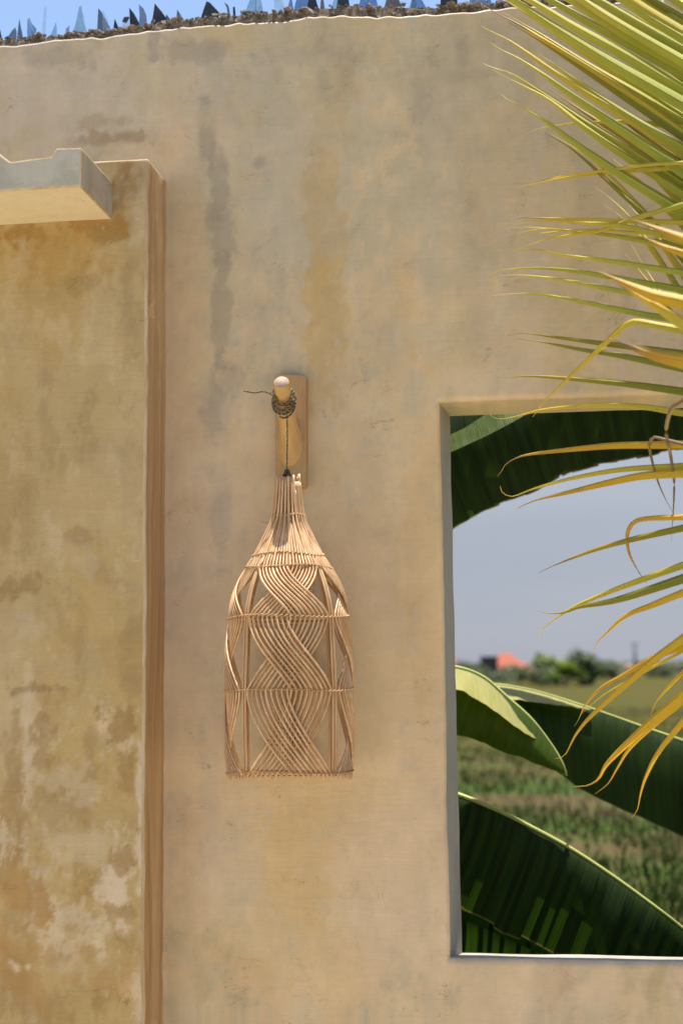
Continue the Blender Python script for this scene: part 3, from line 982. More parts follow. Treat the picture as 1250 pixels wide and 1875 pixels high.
# broken glass standing in the mortar: outlines from left to right
SH = [
    ('dark', [(-6, 76), (-6, 45), (0, 55), (5, 74)]), ('grey', [(11, 74), (22, 58), (28, 52), (31, 60), (31, 74)]),
    ('dark', [(32, 72), (35, 48), (37, 39), (39, 52), (43, 72)]), ('blue', [(50, 70), (51, 41), (55, 37), (60, 47), (69, 57), (67, 70)]),
    ('clear', [(77, 72), (80, 22), (83, 16), (85, 17), (84, 72)]), ('green', [(89, 74), (99, 57), (105, 46), (106, 56), (106, 72)]),
    ('grey', [(119, 70), (121, 54), (127, 49), (127, 68)]), ('green', [(131, 67), (139, 50), (146, 18), (150, 17), (152, 40), (159, 62)]),
    ('clear', [(150, 64), (150, 24), (154, 33), (160, 62)]),
    ('grey', [(178, 62), (181, 21), (187, 27), (196, 42), (205, 58), (204, 62)]), ('clear', [(188, 60), (189, 23), (198, 38), (204, 58)]),
    ('dark', [(207, 61), (211, 38), (216, 48), (220, 60)]), ('maroon', [(224, 40), (228, 33), (237, 33), (231, 43)]),
    ('clear', [(220, 60), (227, 34), (237, 33), (236, 58)]), ('dark', [(239, 58), (238, 20), (247, 30), (254, 42), (257, 54)]),
    ('grey', [(254, 52), (255, 30), (253, 10), (262, 18), (268, 30), (271, 52)]), ('maroon', [(274, 52), (280, 35), (283, 10), (296, 24), (314, 47)]),
    ('grey', [(300, 47), (306, 30), (318, 43)]),
    ('grey', [(323, 42), (326, 22), (339, 40)]), ('dark', [(365, 38), (372, 20), (378, 6), (384, 8), (402, 25), (400, 36)]),
    ('grey', [(418, 33), (416, 18), (411, 8), (419, 14), (423, 33)]), ('dark', [(427, 33), (427, 16), (431, 16), (432, 32)]),
    ('blue', [(437, 30), (447, 19), (453, 28)]), ('green', [(447, 29), (458, 0), (464, -30), (470, -34), (483, 28)]),
    ('green', [(466, 27), (467, -28), (470, -30), (471, 27)]),
    ('clear', [(503, 26), (502, -12), (508, -14), (519, 8), (523, 26)]), ('blue', [(525, 25), (531, -1), (534, -1), (538, 24)]),
    ('blue', [(537, 24), (547, -10), (552, -22), (566, -24), (562, 22)]), ('maroon', [(562, 23), (567, -12), (573, -20), (579, 4), (585, 22)]),
    ('brown', [(586, 22), (588, -6), (591, -8), (595, 20)]), ('green', [(605, 22), (612, 2), (617, -12), (620, 18)]),
    ('dark', [(615, 18), (620, -18), (634, -22), (641, 16)]), ('blue', [(656, 17), (663, -14), (667, -20), (671, 15)]),
    ('blue', [(669, 16), (672, -12), (685, -18), (692, 14)]), ('brown', [(703, 16), (709, -4), (712, -20), (724, -22), (729, 0), (738, 16)]),
    ('blue', [(751, 18), (754, -12), (764, -16), (770, 0), (781, 17)]), ('green', [(748, 17), (756, -2), (760, -16), (762, 16)]),
    ('dark', [(806, 18), (806, -34), (812, -38), (836, -32), (837, 18)]), ('blue', [(856, 14), (861, -2), (878, -14), (894, -10), (902, 10)]),
    ('grey', [(924, 10), (932, -14), (944, -22), (948, 8)]), ('green', [(972, 6), (984, -26), (996, 3)]), ('blue', [(1032, 2), (1040, -40), (1062, -2)]),
]
rg = random.Random(5)
for k, (c, poly) in enumerate(SH):
    y = (0.05, 0.075, 0.062, 0.09)[k % 4] + rg.uniform(-0.006, 0.006)
    th = rg.uniform(0.003, 0.005)
    cx = sum(q[0] for q in poly) / len(poly)
    tilt = rg.uniform(-0.25, 0.25)
    lean = rg.uniform(-0.12, 0.12)
    curve = rg.uniform(2, 7) if c in ('dark', 'maroon', 'brown', 'blue') else 0.0
    base = P(cx, max(q[1] for q in poly), y)
    fr, bk = [], []
    byp = max(q[1] for q in poly)
    for q in poly:
        w = P(q[0], byp - (byp - q[1]) * 1.12, y)
        dx = w.x - base.x
        dy = dx * tilt + (w.z - base.z) * lean + curve * dx * dx
        fr.append(w + Vector((0, dy - th / 2, 0)))
        bk.append(w + Vector((0, dy + th / 2, 0)))
    n = len(poly)
    fc = [tuple(range(n)), tuple(reversed(range(n, 2 * n)))] + [(i, n + i, n + (i + 1) % n, (i + 1) % n) for i in range(n)]
    mesh_obj('glass_shard', fr + bk, fc, M_GLASS[c], wall, smooth=False)

# ------------------------------------------------------------------ peg board, cord, basket
board_c = P(531, 790, -0.01)
hook = empty('peg_board', (board_c.x, 0, P(531, 893).z))
tag(hook, 'upright tan wooden board with one thick round peg, fixed to the plaster wall', 'wall hook')
YB = -0.026
bc = [P(503, 893, YB), P(560, 893, YB), P(560, 686, YB), P(504, 684, YB)]
bm = bmesh.new()
fr = [bm.verts.new(q) for q in bc]
bk = [bm.verts.new((q.x, 0.004, q.z)) for q in bc]
bm.faces.new(fr); bm.faces.new(list(reversed(bk)))
for i in range(4): bm.faces.new((fr[i], bk[i], bk[(i + 1) % 4], fr[(i + 1) % 4]))
bmesh.ops.recalc_face_normals(bm, faces=bm.faces[:])
bmesh.ops.bevel(bm, geom=[e for e in bm.edges if abs(e.verts[0].co.y - e.verts[1].co.y) > 0.01], offset=0.008, segments=4, profile=0.5, affect='EDGES')
bmesh.ops.bevel(bm, geom=[e for e in bm.edges if e.verts[0].co.y < YB + .001 and e.verts[1].co.y < YB + .001], offset=0.0035, segments=3, profile=0.5, affect='EDGES')
bm_obj('backboard', bm, M_BOARD, hook, smooth=False)
peg_e, peg_b = P(515, 699, -0.182), P(531, 800, -0.024)
ax = (peg_e - peg_b)
plen = ax.length
axn = ax.normalized()
prof = [(0, 0.0205), (0.30, 0.0200), (0.42, 0.0185), (0.7, 0.0174), (0.955, 0.0169), (0.985, 0.0160), (1.0, 0.0142)]
# the foot of the peg swells and runs out flush into the board
v, f = [], []
p_up = (Vector((0, 0, 1)) - axn * axn.z).normalized()
p_rt = p_up.cross(axn).normalized()
if p_rt.x < 0: p_rt = -p_rt
rows = []
for k in range(13):
    g_ = k / 12                                   # 0 at the board, 1 where the round peg starts
    t_ = 0.40 * g_ ** 1.3
    c_ = (peg_b + Vector((0, 0, -0.012))).lerp(peg_b, g_) + ax * t_
    rx_ = 0.0185 + 0.0115 * (1 - g_) ** 2.2
    rz_ = 0.0185 + 0.036 * (1 - g_) ** 2.0
    e_u = Vector((0, 0, 1)).lerp(p_up, g_ ** 0.7).normalized()
    rows.append([c_ + p_rt * (rx_ * math.cos(a_)) + e_u * (rz_ * math.sin(a_)) for a_ in [2 * math.pi * q / 24 for q in range(24)]])
for t_, r_ in prof[3:]:
    c_ = peg_b + ax * t_
    rows.append([c_ + p_rt * (r_ * math.cos(a_)) + p_up * (r_ * math.sin(a_)) for a_ in [2 * math.pi * q / 24 for q in range(24)]])
for rw in rows: v += rw
for i in range(len(rows) - 1):
    for k in range(24):
        f.append((i * 24 + k, i * 24 + (k + 1) % 24, i * 24 + 24 + (k + 1) % 24, i * 24 + 24 + k))
nv = len(v)
mats = [0] * len(f)
v.append(peg_e + axn * 0.0008)
for k in range(24):
    f.append((nv - 24 + k, nv - 24 + (k + 1) % 24, nv)); mats.append(1)
mesh_obj('peg', v, f, [M_PEG, M_PEGEND], hook, mats=mats)

# basket first needs its axis
BY = -0.142
b_ax = P(529, 1200, BY)
BX = b_ax.x
SC = (b_ax - cam_pos).dot(fw) / F_PX
FACE = math.atan2(-BX, CAM_D + BY)     # one panel looks towards the open yard, where the viewer stands


def bz(py): return P(529, py, BY).z


PR_Y = [868, 905, 945, 985, 1017, 1040, 1090, 1130, 1200, 1262, 1340, 1415, 1428]
PR_R = [19, 22.5, 28, 47, 65, 80, 102, 110.5, 115, 117.5, 117, 115, 115]


def brad(py): return (smooth_interp(PR_Y, PR_R, py) - 3.2 * min(1.0, max(0.0, (py - 950) / 120))) * SC


def bpt(py, ang, dr=0.0):
    r = brad(py) + dr
    a = ang + FACE
    return Vector((BX + r * math.sin(a), BY - r * math.cos(a), bz(py) + 0.0065 * math.cos(ang) * max(0.0, min(1.0, (py - 1290) / 125))))


basket = empty('cane_basket', (BX, BY, bz(1428)))
tag(basket, 'bottle-shaped openwork cane basket with crossing strands, hanging from the peg', 'basket')
NB = 9
rg = random.Random(11)
SECT = [(1040, 1130), (1130, 1262), (1262, 1415)]
slots_l = [R_(-40 + 38 * j / (NB - 1)) for j in range(NB)]
slots_r = [R_(2 + 38 * j / (NB - 1)) for j in range(NB)]
cid = 0
for panel in range(4):
    pc = panel * math.pi / 2
    for side in range(2):
        for j in range(NB):
            cid += 1
            jt = rg.uniform(-0.6, 0.6)
            top = (872 + rg.uniform(-5, 14)) if cid % 3 == 1 else (938 + rg.uniform(-6, 10))
            pts = []
            neck = (0.0014 if cid % 3 == 1 else (-0.0034 if cid % 3 == 2 else -0.0062))
            a0 = (slots_l if side == 0 else slots_r)[j]
            spread = [R_(-42 + 84 * (k + 0.5) / (2 * NB)) for k in range(2 * NB)][j + side * NB]
            y = top
            while y < 1040:
                k = max(0, min(1, (1017 - y) / 60))
                tn = max(0, min(1, (1030 - y) / 60))
                pts.append(bpt(y, pc + spread + R_(jt) * 2 * tn, neck * k + (rg.uniform(-.0008, .0008) if y < 960 else 0)))
                y += 9
            cur = side
            for si, (ya, yb) in enumerate(SECT):
                s0 = (slots_l if cur == 0 else slots_r)[j]
                s1 = (slots_r if cur == 0 else slots_l)[j]
                if si == 0: s0 = spread
                over = 0.0042 if cur == 0 else -0.0030
                m_ = 15
                for q in range(m_):
                    t = q / m_
                    e = t ** (1.2 if si == 0 else 1.45)
                    if si < 2: e = 0.55 * e + 0.45 * t * t * (3 - 2 * t)
                    env = math.sin(math.pi * min(1, max(0, t))) ** 0.7 if t > 0 else 0
                    wob = R_(jt) * math.sin(math.pi * t)
                    pts.append(bpt(ya + (yb - ya) * t, pc + s0 + (s1 - s0) * e + wob, over * env))
                cur = 1 - cur
            sl = (slots_l if cur == 0 else slots_r)[j]
            sp = (slots_l if cur == 1 else slots_r)[j]
            pts.append(bpt(1415, pc + sl))
            pts.append(bpt(1423 + rg.uniform(-2, 5), pc + sl + (sl - sp) * 0.05))
            rr = rg.uniform(0.0021, 0.0028)
            rad = [rr * (1.12 if q.z > bz(1040) else 1.0) * (1 + 0.10 * noise.noise(q * 60 + Vector((cid, 0, 0)))) for q in pts]
            v, f = tube(pts, rad, 6)
            mesh_obj('cane_strand', v, f, M_CANE, basket)
for panel in range(4):
    for off in (-1.6, 1.9):
        a = R_(45 + off) + panel * math.pi / 2
        pts = [bpt(y, a, -0.002) for y in range(884 if off > 0 else 900, 1424, 9)]
        v, f = tube(pts, 0.0032 if off > 0 else 0.0024, 6)
        mesh_obj('upright_rod', v, f, M_CANE, basket)
for (py, waves, amp) in ((945, 14, 0.0042), (1017, 26, 0.0040), (1040, 32, 0.0040), (1131, 36, 0.0042), (1262, 36, 0.0042), (1413, 38, 0.0042)):
    v, f = [], []
    for ph in (0, math.pi):
        pts = []
        n = waves * 8
        for i in range(n + 1):
            a = 2 * math.pi * i / n
            w = waves * a + ph
            pts.append(bpt(py + 1.6 * math.cos(w) + 2.0 * math.sin(a * 3 + py), a, amp * math.sin(w) + 0.0004))
        vv, ff = tube(pts, 0.0013, 5, cap=False, v0=len(v))
        v += vv; f += ff
    mesh_obj('binding', v, f, M_BIND, basket)
for py in (1137, 1419):
    pts = [bpt(py, 2 * math.pi * i / 72, -0.0045) for i in range(73)]
    v, f = tube(pts, 0.0021, 6, cap=False)
    mesh_obj('hoop', v, f, M_CANE, basket)


# the cord: coils round the peg, a loose end and the drop to the basket
def two_ply(pts, r, pitch):
    """two twisted plies round a centre line; returns two tubes"""
    out = []
    acc = [0.0]
    for i in range(1, len(pts)): acc.append(acc[-1] + (pts[i] - pts[i - 1]).length)
    for ph in (0, math.pi):
        q = []
        nrm = None
        for i, p in enumerate(pts):
            t = (pts[min(i + 1, len(pts) - 1)] - pts[max(i - 1, 0)]).normalized()
            nrm = t.orthogonal().normalized() if nrm is None else (nrm - t * nrm.dot(t)).normalized()
            b = t.cross(nrm)
            a = 2 * math.pi * acc[i] / pitch + ph
            q.append(p + (nrm * math.cos(a) + b * math.sin(a)) * r * 0.55)
        out.append(tube(q, r * 0.62, 5))
    return out


cord = empty('jute_cord', P(525, 868, -0.15))
tag(cord, 'twisted dark jute cord wound round the wooden peg with a loose end', 'cord')
e1 = axn.orthogonal().normalized()
e1 = (Vector((0, 0, 1)) - axn * axn.z).normalized()
e2 = axn.cross(e1).normalized()


def prad(t): return smooth_interp([q[0] for q in prof], [q[1] for q in prof], t)


path = []
coils = 7.0
n = 330
for i in range(n + 1):
    s = i / n
    a = -2 * math.pi * coils * s + 2.6
    t = 0.80 - 0.20 * s + 0.035 * math.sin(s * 23) 
    sag = 0.010 * max(0, -math.cos(a)) * (0.5 + 0.8 * s)          # coils hang a little below the peg
    r = prad(t) + 0.0025 + (0.004 if 0.35 < s < 0.8 else 0.0) + 0.0012 * math.sin(s * 61)
    c = peg_b + ax * t
    path.append(c + (e1 * math.cos(a) + e2 * math.sin(a)) * r - Vector((0, 0, sag)) - axn * 0.004 * math.cos(a))
nameseq = (('coil', path),)
loose0 = path[0]
loose = resample([loose0, P(497, 722, -0.165), P(482, 717, -0.165), P(466, 719, -0.165), P(447, 716, -0.165)], 60)
drop = resample([P(521, 745, -0.168), P(525, 762, -0.160), P(526, 800, -0.152), P(525.5, 835, -0.148), P(525, 868, -0.146)], 90)
for nm, pts, r in (('coil', resample(path, 1100), 0.0021), ('loose_end', loose, 0.0017), ('hanging_cord', drop, 0.0016)):
    (v1, f1), (v2, f2) = two_ply(pts, r, 0.0095)
    off = len(v1)
    mesh_obj(nm, v1 + v2, f1 + [tuple(k + off for k in q) for q in f2], [M_ROPE, M_ROPE2], cord, mats=[0] * len(f1) + [1] * len(f2))
kc = P(525.5, 866, -0.147)
pts = []
for i in range(90):
    a = i / 89 * 2 * math.pi
    pts.append(kc + Vector((0.0048 * math.sin(2 * a) + 0.002 * math.cos(5 * a), 0.0045 * math.cos(3 * a), 0.0058 * math.sin(3 * a))))
v, f = tube(pts, 0.0023, 6)
mesh_obj('knot', v, f, M_ROPE2, cord)

# ------------------------------------------------------------------ coconut palm in the yard
palm_c = P(1900, 900, -0.95)
palm = empty('coconut_palm', (palm_c.x, -0.95, 0.004))
tag(palm, 'young coconut palm reaching in from the right with green and yellowing fronds', 'palm tree')
crown = Vector((palm_c.x, -0.95, 2.1))
tr_pts = [Vector((palm_c.x + 0.05 * math.sin(i * 0.5), -0.95, 0.0 + 2.2 * i / 24)) for i in range(25)]
v, f = tube(tr_pts, [0.15 - 0.06 * (i / 24) + (0.008 if i % 2 else 0) for i in range(25)], 14)
mesh_obj('trunk', v, f, M_TRUNK, palm)


def frond(name, rach_px, label):
    o = empty(name, (0, 0, 0))
    o.parent = palm
    o.location = crown - Vector(palm.location)
    pts = [crown] + [P(a, b, y) for a, b, y in rach_px]
    pts = resample(pts, 40)
    v_, f_ = tube(pts, [0.016 - 0.012 * i / 39 for i in range(40)], 8)
    mesh_obj('rachis', v_, f_, M_RACHIS, o)
    tag(o, label)
    return o


fb_ref = {}


def leaflet(parent, pts_px, y_tip, y_root, width, kind, rach, fold=0.62, ext=True):
    """pts_px from tip to root; grown on to the rib line outside the view"""
    pts = [Vector((a, b, 0)) for a, b in pts_px]
    if ext:
        (ax_, ay_, _), (bx_, by_, _) = pts[-2], pts[-1]
        dx, dy = bx_ - ax_, by_ - ay_
        (x1, y1), (x2, y2) = rach
        den = dx * (y2 - y1) - dy * (x2 - x1)
        s = ((x1 - bx_) * (y2 - y1) - (y1 - by_) * (x2 - x1)) / den if abs(den) > 1e-6 else 0.5
        s = max(0.2, min(s, 500 / math.hypot(dx, dy)))
        pts.append(Vector((bx_ + dx * s, by_ + dy * s, 0)))
    L = [0.0]
    for i in range(1, len(pts)): L.append(L[-1] + (pts[i] - pts[i - 1]).length)
    w3 = [P(q.x, q.y, y_tip + (y_root - y_tip) * (L[i] / L[-1])) for i, q in enumerate(pts)]
    n = 44
    c = list(reversed(resample(w3, n)))          # now root -> tip
    verts_, faces_, uu, vv = [], [], [], []
    W = width * (2.95 if parent is not fb_ref.get('o') else 2.75) / F_PX
    tw = random.uniform(-0.25, 0.25)
    for i in range(n):
        u = i / (n - 1)
        t = (c[min(i + 1, n - 1)] - c[max(i - 1, 0)]).normalized()
        view = (cam_pos - c[i]).normalized()
        view = (view * 0.8 + Vector((0, -0.35, 0.45))).normalized()
        s = t.cross(view).normalized()
        if s.z < 0: s = -s
        nn = s.cross(t)
        if nn.dot(view) < 0: nn = -nn
        a = tw * (u - 0.2)
        s, nn = s * math.cos(a) + nn * math.sin(a), nn * math.cos(a) - s * math.sin(a)
        prof_w = (1 - 0.22 * u) if u < 0.35 else interp([0.35, 0.6, 0.8, 0.92, 1.0], [0.923, 0.70, 0.40, 0.13, 0.045], u)
        hw = W * 0.5 * prof_w
        for k in (-1, -0.5, 0, 0.5, 1):
            off = s * (k * hw) - nn * (abs(k) * hw * fold) - nn * (hw * 0.12 * (abs(k) ** 2))
            verts_.append(c[i] + off)
            uu.append(u); vv.append(abs(k))
    for i in range(n - 1):
        for k in range(4):
            faces_.append((i * 5 + k, i * 5 + k + 1, i * 5 + 6 + k, i * 5 + 5 + k))
    return mesh_obj('leaflet', verts_, faces_, M_PALM[kind], parent, attrs={'u': uu, 'v': vv})


RA = ((1400, 760), (1640, 60))
RB = ((1440, 100), (1410, 1200))
fa = frond('frond', [(1700, 900, -0.75), (1400, 760, -0.6), (1520, 420, -0.55), (1640, 60, -0.55), (1730, -260, -0.55)], 'green upper palm frond with straight leaflets')
A = [
    ([(905, -12), (1000, 48), (1100, 112), (1250, 208)], 24, 'g'), ([(880, 7), (915, 27), (960, 50), (1069, 118), (1180, 190), (1250, 240)], 22, 'y'),
    ([(925, -10), (1020, 50), (1120, 112), (1250, 186)], 26, 'g'), ([(960, -8), (1050, 45), (1150, 100), (1250, 160)], 26, 'g'),
    ([(985, -14), (1080, 40), (1170, 88), (1250, 132)], 22, 'g'), ([(1035, -8), (1120, 44), (1200, 88), (1250, 112)], 26, 'g'),
    ([(1075, -14), (1160, 36), (1250, 88)], 26, 'g'), ([(1125, -12), (1200, 36), (1250, 65)], 26, 'g'), ([(1168, -12), (1250, 38)], 26, 'g'),
    ([(1218, -14), (1250, 6)], 24, 'g'),
    ([(880, 47), (898, 57), (930, 72), (965, 95), (1010, 126), (1070, 165), (1150, 212), (1250, 275)], 24, 'y'),
    ([(897, 77), (915, 90), (945, 104), (990, 132), (1040, 168), (1120, 222), (1250, 308)], 25, 'g'),
    ([(883, 116), (905, 125), (935, 134), (975, 158), (1025, 190), (1100, 240), (1250, 335)], 25, 'g'),
    ([(900, 127), (925, 141), (960, 158), (1005, 182), (1060, 225), (1130, 275), (1250, 352)], 18, 'g'),
    ([(917, 172), (928, 182), (950, 192), (1000, 222), (1060, 265), (1130, 312), (1200, 355), (1250, 385)], 24, 'g'),
    ([(993, 240), (1012, 252), (1040, 268), (1075, 296), (1110, 328), (1180, 392), (1250, 470)], 16, 'd'),
    ([(1003, 243), (1040, 264), (1085, 293), (1130, 335), (1190, 398), (1250, 462)], 12, 'g'),
    ([(1085, 340), (1110, 358), (1145, 390), (1185, 440), (1250, 540)], 11, 'g'),
    ([(1095, 370), (1125, 388), (1160, 420), (1200, 470), (1250, 545)], 9, 'y'),
    ([(1120, 290), (1180, 340), (1250, 408)], 22, 'g'), ([(1150, 440), (1180, 490), (1215, 545), (1240, 590)], 6, 'y'),
    ([(1100, 240), (1170, 295), (1250, 372)], 20, 'g'), ([(1150, 375), (1195, 425), (1250, 500)], 20, 'g'),
    ([(1170, 190), (1210, 220), (1250, 252)], 16, 'o'), ([(1150, 78), (1190, 98), (1240, 130)], 12, 'o'), ([(1140, 460), (1190, 520), (1250, 600)], 16, 'd'),
]
A += [([(1010, -40), (1100, 20), (1180, 68), (1250, 108)], 22, 'g'), ([(1100, -40), (1180, 14), (1250, 56)], 24, 'y'), ([(1145, -30), (1250, 30)], 22, 'd'),
      ([(1195, -30), (1250, 4)], 24, 'g'), ([(1060, 90), (1150, 150), (1250, 222)], 22, 'd'), ([(1100, 190), (1170, 240), (1250, 292)], 22, 'd'), ([(1060, 10), (1150, 70), (1250, 140)], 20, 'd')]
A += [([(915, 20), (990, 62), (1080, 118), (1180, 176), (1250, 220)], 20, 'g'), ([(930, 40), (1010, 88), (1100, 146), (1250, 246)], 20, 'd'), ([(950, 75), (1040, 135), (1130, 196), (1250, 268)], 18, 'g'),
      ([(1000, 160), (1080, 212), (1160, 262), (1250, 322)], 18, 'd'), ([(1040, 60), (1130, 112), (1250, 176)], 20, 'y'), ([(1090, 40), (1170, 84), (1250, 124)], 20, 'g'), ([(1130, 10), (1250, 80)], 20, 'g')]
for i, (pts, w, k) in enumerate(A):
    if pts[0][1] < -6 and pts[0][0] > 910:
        dx_, dy_ = pts[0][0] - pts[1][0], pts[0][1] - pts[1][1]
        q_ = 190 / math.hypot(dx_, dy_)
        pts = [(pts[0][0] + dx_ * q_, pts[0][1] + dy_ * q_ * 0.9)] + pts
    leaflet(fa, pts, -0.22 - 0.02 * (i % 4), -0.50 - 0.015 * (i % 3), w, k, RA)
fb = frond('frond', [(1650, 500, -0.8), (1460, 260, -0.66), (1440, 500, -0.62), (1425, 850, -0.60), (1410, 1200, -0.58), (1400, 1420, -0.56)],
           'older drooping palm frond with yellow and orange leaflets')
fb_ref['o'] = fb
B = [
    ([(960, 246), (980, 237), (1008, 231), (1060, 224), (1150, 221), (1225, 228)], 13, 'y'),
    ([(940, 343), (968, 338), (1030, 325), (1100, 315), (1180, 308), (1250, 303)], 13, 'y'), ([(943, 336), (975, 334), (1030, 322), (1100, 312), (1190, 300), (1250, 296)], 9, 'y'),
    ([(923, 404), (955, 399), (1000, 399), (1060, 401), (1150, 403), (1250, 405)], 12, 'y'),
    ([(932, 416), (955, 408), (990, 403), (1060, 406), (1150, 414), (1250, 440)], 14, 'y'),
    ([(920, 418), (965, 416), (1020, 420), (1100, 427), (1180, 440), (1250, 456)], 13, 'g'),
    ([(926, 438), (945, 428), (975, 421), (1010, 418), (1060, 425), (1150, 432), (1250, 448)], 9, 'y'),
    ([(923, 448), (945, 438), (985, 428), (1020, 424), (1080, 420), (1150, 424), (1250, 430)], 8, 'y'),
    ([(945, 456), (975, 446), (1005, 436), (1040, 430), (1100, 420), (1160, 398), (1250, 372)], 13, 'y'),
    ([(900, 463), (930, 460), (980, 457), (1050, 468), (1130, 478), (1250, 497)], 14, 'g'),
    ([(900, 505), (905, 497), (930, 493), (975, 490), (1040, 494), (1120, 506), (1250, 528)], 14, 'g'),
    ([(905, 506), (925, 504), (965, 504), (1030, 511), (1110, 526), (1250, 552)], 15, 'g'),
    ([(902, 541), (920, 539), (965, 537), (1010, 541), (1090, 556), (1180, 574), (1250, 584)], 15, 'g'),
    ([(927, 616), (940, 611), (965, 610), (1020, 617), (1100, 627), (1150, 633), (1250, 645)], 15, 'd'),
    ([(940, 620), (990, 625), (1060, 638), (1130, 648), (1250, 672)], 16, 'd'),
    ([(910, 691), (937, 690), (980, 688), (1060, 693), (1150, 701), (1250, 714)], 17, 'd'),
    ([(896, 753), (900, 763), (915, 767), (940, 763), (965, 756), (1000, 748), (1080, 741), (1170, 742), (1250, 754)], 14, 'y'),
    ([(910, 872), (918, 862), (925, 850), (945, 838), (970, 831), (1030, 823), (1120, 814), (1200, 812), (1250, 811)], 17, 'o'),
    ([(915, 890), (920, 903), (935, 909), (950, 905), (980, 893), (1050, 874), (1140, 858), (1250, 851)], 13, 'y'),
    ([(945, 932), (960, 924), (985, 914), (1040, 900), (1120, 880), (1180, 868), (1250, 863)], 19, 'o'),
    ([(985, 1050), (995, 1044), (1030, 1028), (1090, 1005), (1160, 985), (1250, 964)], 15, 'd'),
    ([(985, 1168), (992, 1152), (1015, 1133), (1050, 1110), (1100, 1088), (1150, 1068), (1250, 1032)], 15, 'y'),
    ([(985, 1119), (1010, 1123), (1035, 1120), (1060, 1110), (1130, 1096), (1250, 1056)], 20, 'd'),
    ([(1085, 1195), (1092, 1178), (1110, 1158), (1145, 1126), (1190, 1107), (1250, 1082)], 17, 'o'),
    ([(1015, 1389), (1033, 1383), (1050, 1350), (1070, 1322), (1100, 1292), (1150, 1247), (1200, 1203), (1250, 1166)], 17, 'o'),
    ([(1050, 1330), (1058, 1318), (1072, 1288), (1100, 1258), (1140, 1235), (1190, 1205), (1250, 1180)], 15, 'o'),
    ([(1050, 1440), (1075, 1438), (1095, 1425), (1110, 1398), (1150, 1357), (1200, 1312), (1250, 1270)], 22, 'o'),
    ([(1088, 1454), (1112, 1435), (1128, 1408), (1150, 1372), (1190, 1332), (1250, 1282)], 12, 'o'),
    ([(1155, 1498), (1166, 1482), (1172, 1452), (1182, 1420), (1205, 1375), (1250, 1318)], 15, 'o'),
    ([(1190, 1310), (1200, 1285), (1225, 1255), (1250, 1228)], 14, 'o'),
    ([(1060, 1310), (1085, 1288), (1120, 1262), (1250, 1190)], 8, 'y'),
]
for i, (pts, w, k) in enumerate(B):
    leaflet(fb, pts, -0.20 - 0.02 * (i % 5), -0.52 - 0.02 * (i % 3), w, k, RB)
# folded, hooked and dried leaflets of the same frond
leaflet(fb, [(975, 763), (990, 742), (1015, 715), (1060, 672), (1112, 622), (1145, 592), (1165, 587), (1200, 593), (1250, 602)], -0.30, -0.56, 16, 'y', RB)
leaflet(fb, [(1183, 1068), (1168, 1046), (1152, 1015), (1147, 985), (1153, 962), (1168, 951), (1195, 947), (1250, 945)], -0.34, -0.58, 13, 'o', RB)
leaflet(fb, [(1235, 945), (1218, 915), (1203, 880), (1192, 840), (1188, 812), (1196, 800), (1212, 803), (1250, 812)], -0.36, -0.6, 8, 'b', RB)
leaflet(fb, [(1228, 990), (1232, 930), (1233, 880), (1226, 830), (1219, 795), (1222, 765), (1232, 742), (1250, 730)], -0.38, -0.6, 9, 'b', RB)
fc_ = frond('frond', [(1650, 760, -1.0), (1480, 640, -0.98), (1440, 560, -0.95)], 'nearest palm frond with broad yellow leaflets')
for pts, w, k in (([(1095, 497), (1120, 507), (1160, 523), (1200, 537), (1250, 548)], 30, 'o'), ([(1120, 512), (1160, 535), (1200, 557), (1250, 588)], 26, 'y'),
                  ([(1110, 620), (1150, 630), (1190, 645), (1250, 657)], 30, 'o'), ([(1150, 400), (1190, 412), (1250, 432)], 24, 'o'), ([(1170, 430), (1210, 448), (1250, 462)], 20, 'o')):
    leaflet(fc_, pts, -0.78, -0.92, w, k, ((1430, 300), (1430, 800)))


# ------------------------------------------------------------------ banana plants behind the wall
def banana_leaf(parent, M, S, E, mat, tears=(), jit=0.05, rib=0.009, seed=1, nu=90, nv=12, name='leaf', rib_show=True, rag_k=1.0):
    """M midrib, S shoulder, E edge: lists of (px, py, Y); the blade arches from the rib over the shoulder down to the edge"""
    rg_ = random.Random(seed)
    m3, s3, e3 = [resample([P(*q) for q in L_], nu) for L_ in (M, S, E)]
    cuts = [0] + [int(t * (nu - 1)) for t in tears] + [nu - 1]
    v_, f_, uu, vv = [], [], [], []
    for c0, c1 in zip(cuts[:-1], cuts[1:]):
        if c1 <= c0: continue
        dy = rg_.uniform(-jit, jit)
        dl = rg_.uniform(-0.03, 0.05) * rag_k
        base = len(v_)
        c1 = min(nu - 1, c1 + (2 if c1 < nu - 1 else 0))
        for i in range(c0, c1 + 1):
            u = i / (nu - 1)
            loc = (i - c0) / max(1, c1 - c0)
            rag = 0.010 * noise.noise(Vector((u * 17, seed, 0))) + 0.012 * rag_k * (abs(loc - 0.5) * 2) ** 6 * rg_.uniform(0.4, 1.0)
            for k in range(nv + 1):
                t = k / nv
                q = m3[i] * (1 - t) ** 2 + s3[i] * (2 * t * (1 - t)) + e3[i] * t * t
                q = q + Vector((0, dy * t * t, 0)) + (m3[i] - e3[i]) * ((dl + rag) * t * t)
                q = q + Vector((0, 0.012 * t * noise.noise(Vector((u * 9, t * 2, seed))), 0.004 * t * noise.noise(Vector((u * 14, t, seed + 7)))))
                v_.append(q); uu.append(u); vv.append(t)
        for i in range(c1 - c0):
            for k in range(nv):
                a = base + i * (nv + 1) + k
                f_.append((a, a + 1, a + nv + 2, a + nv + 1))
    lf = mesh_obj(name, v_, f_, mat, parent, attrs={'u': uu, 'v': vv})
    if rib_show:
        v2, f2 = tube(m3, [rib * (1 - 0.6 * i / (nu - 1)) for i in range(nu)], 8)
        mesh_obj('midrib', v2, f2, M_MIDRIB, lf)
    return lf


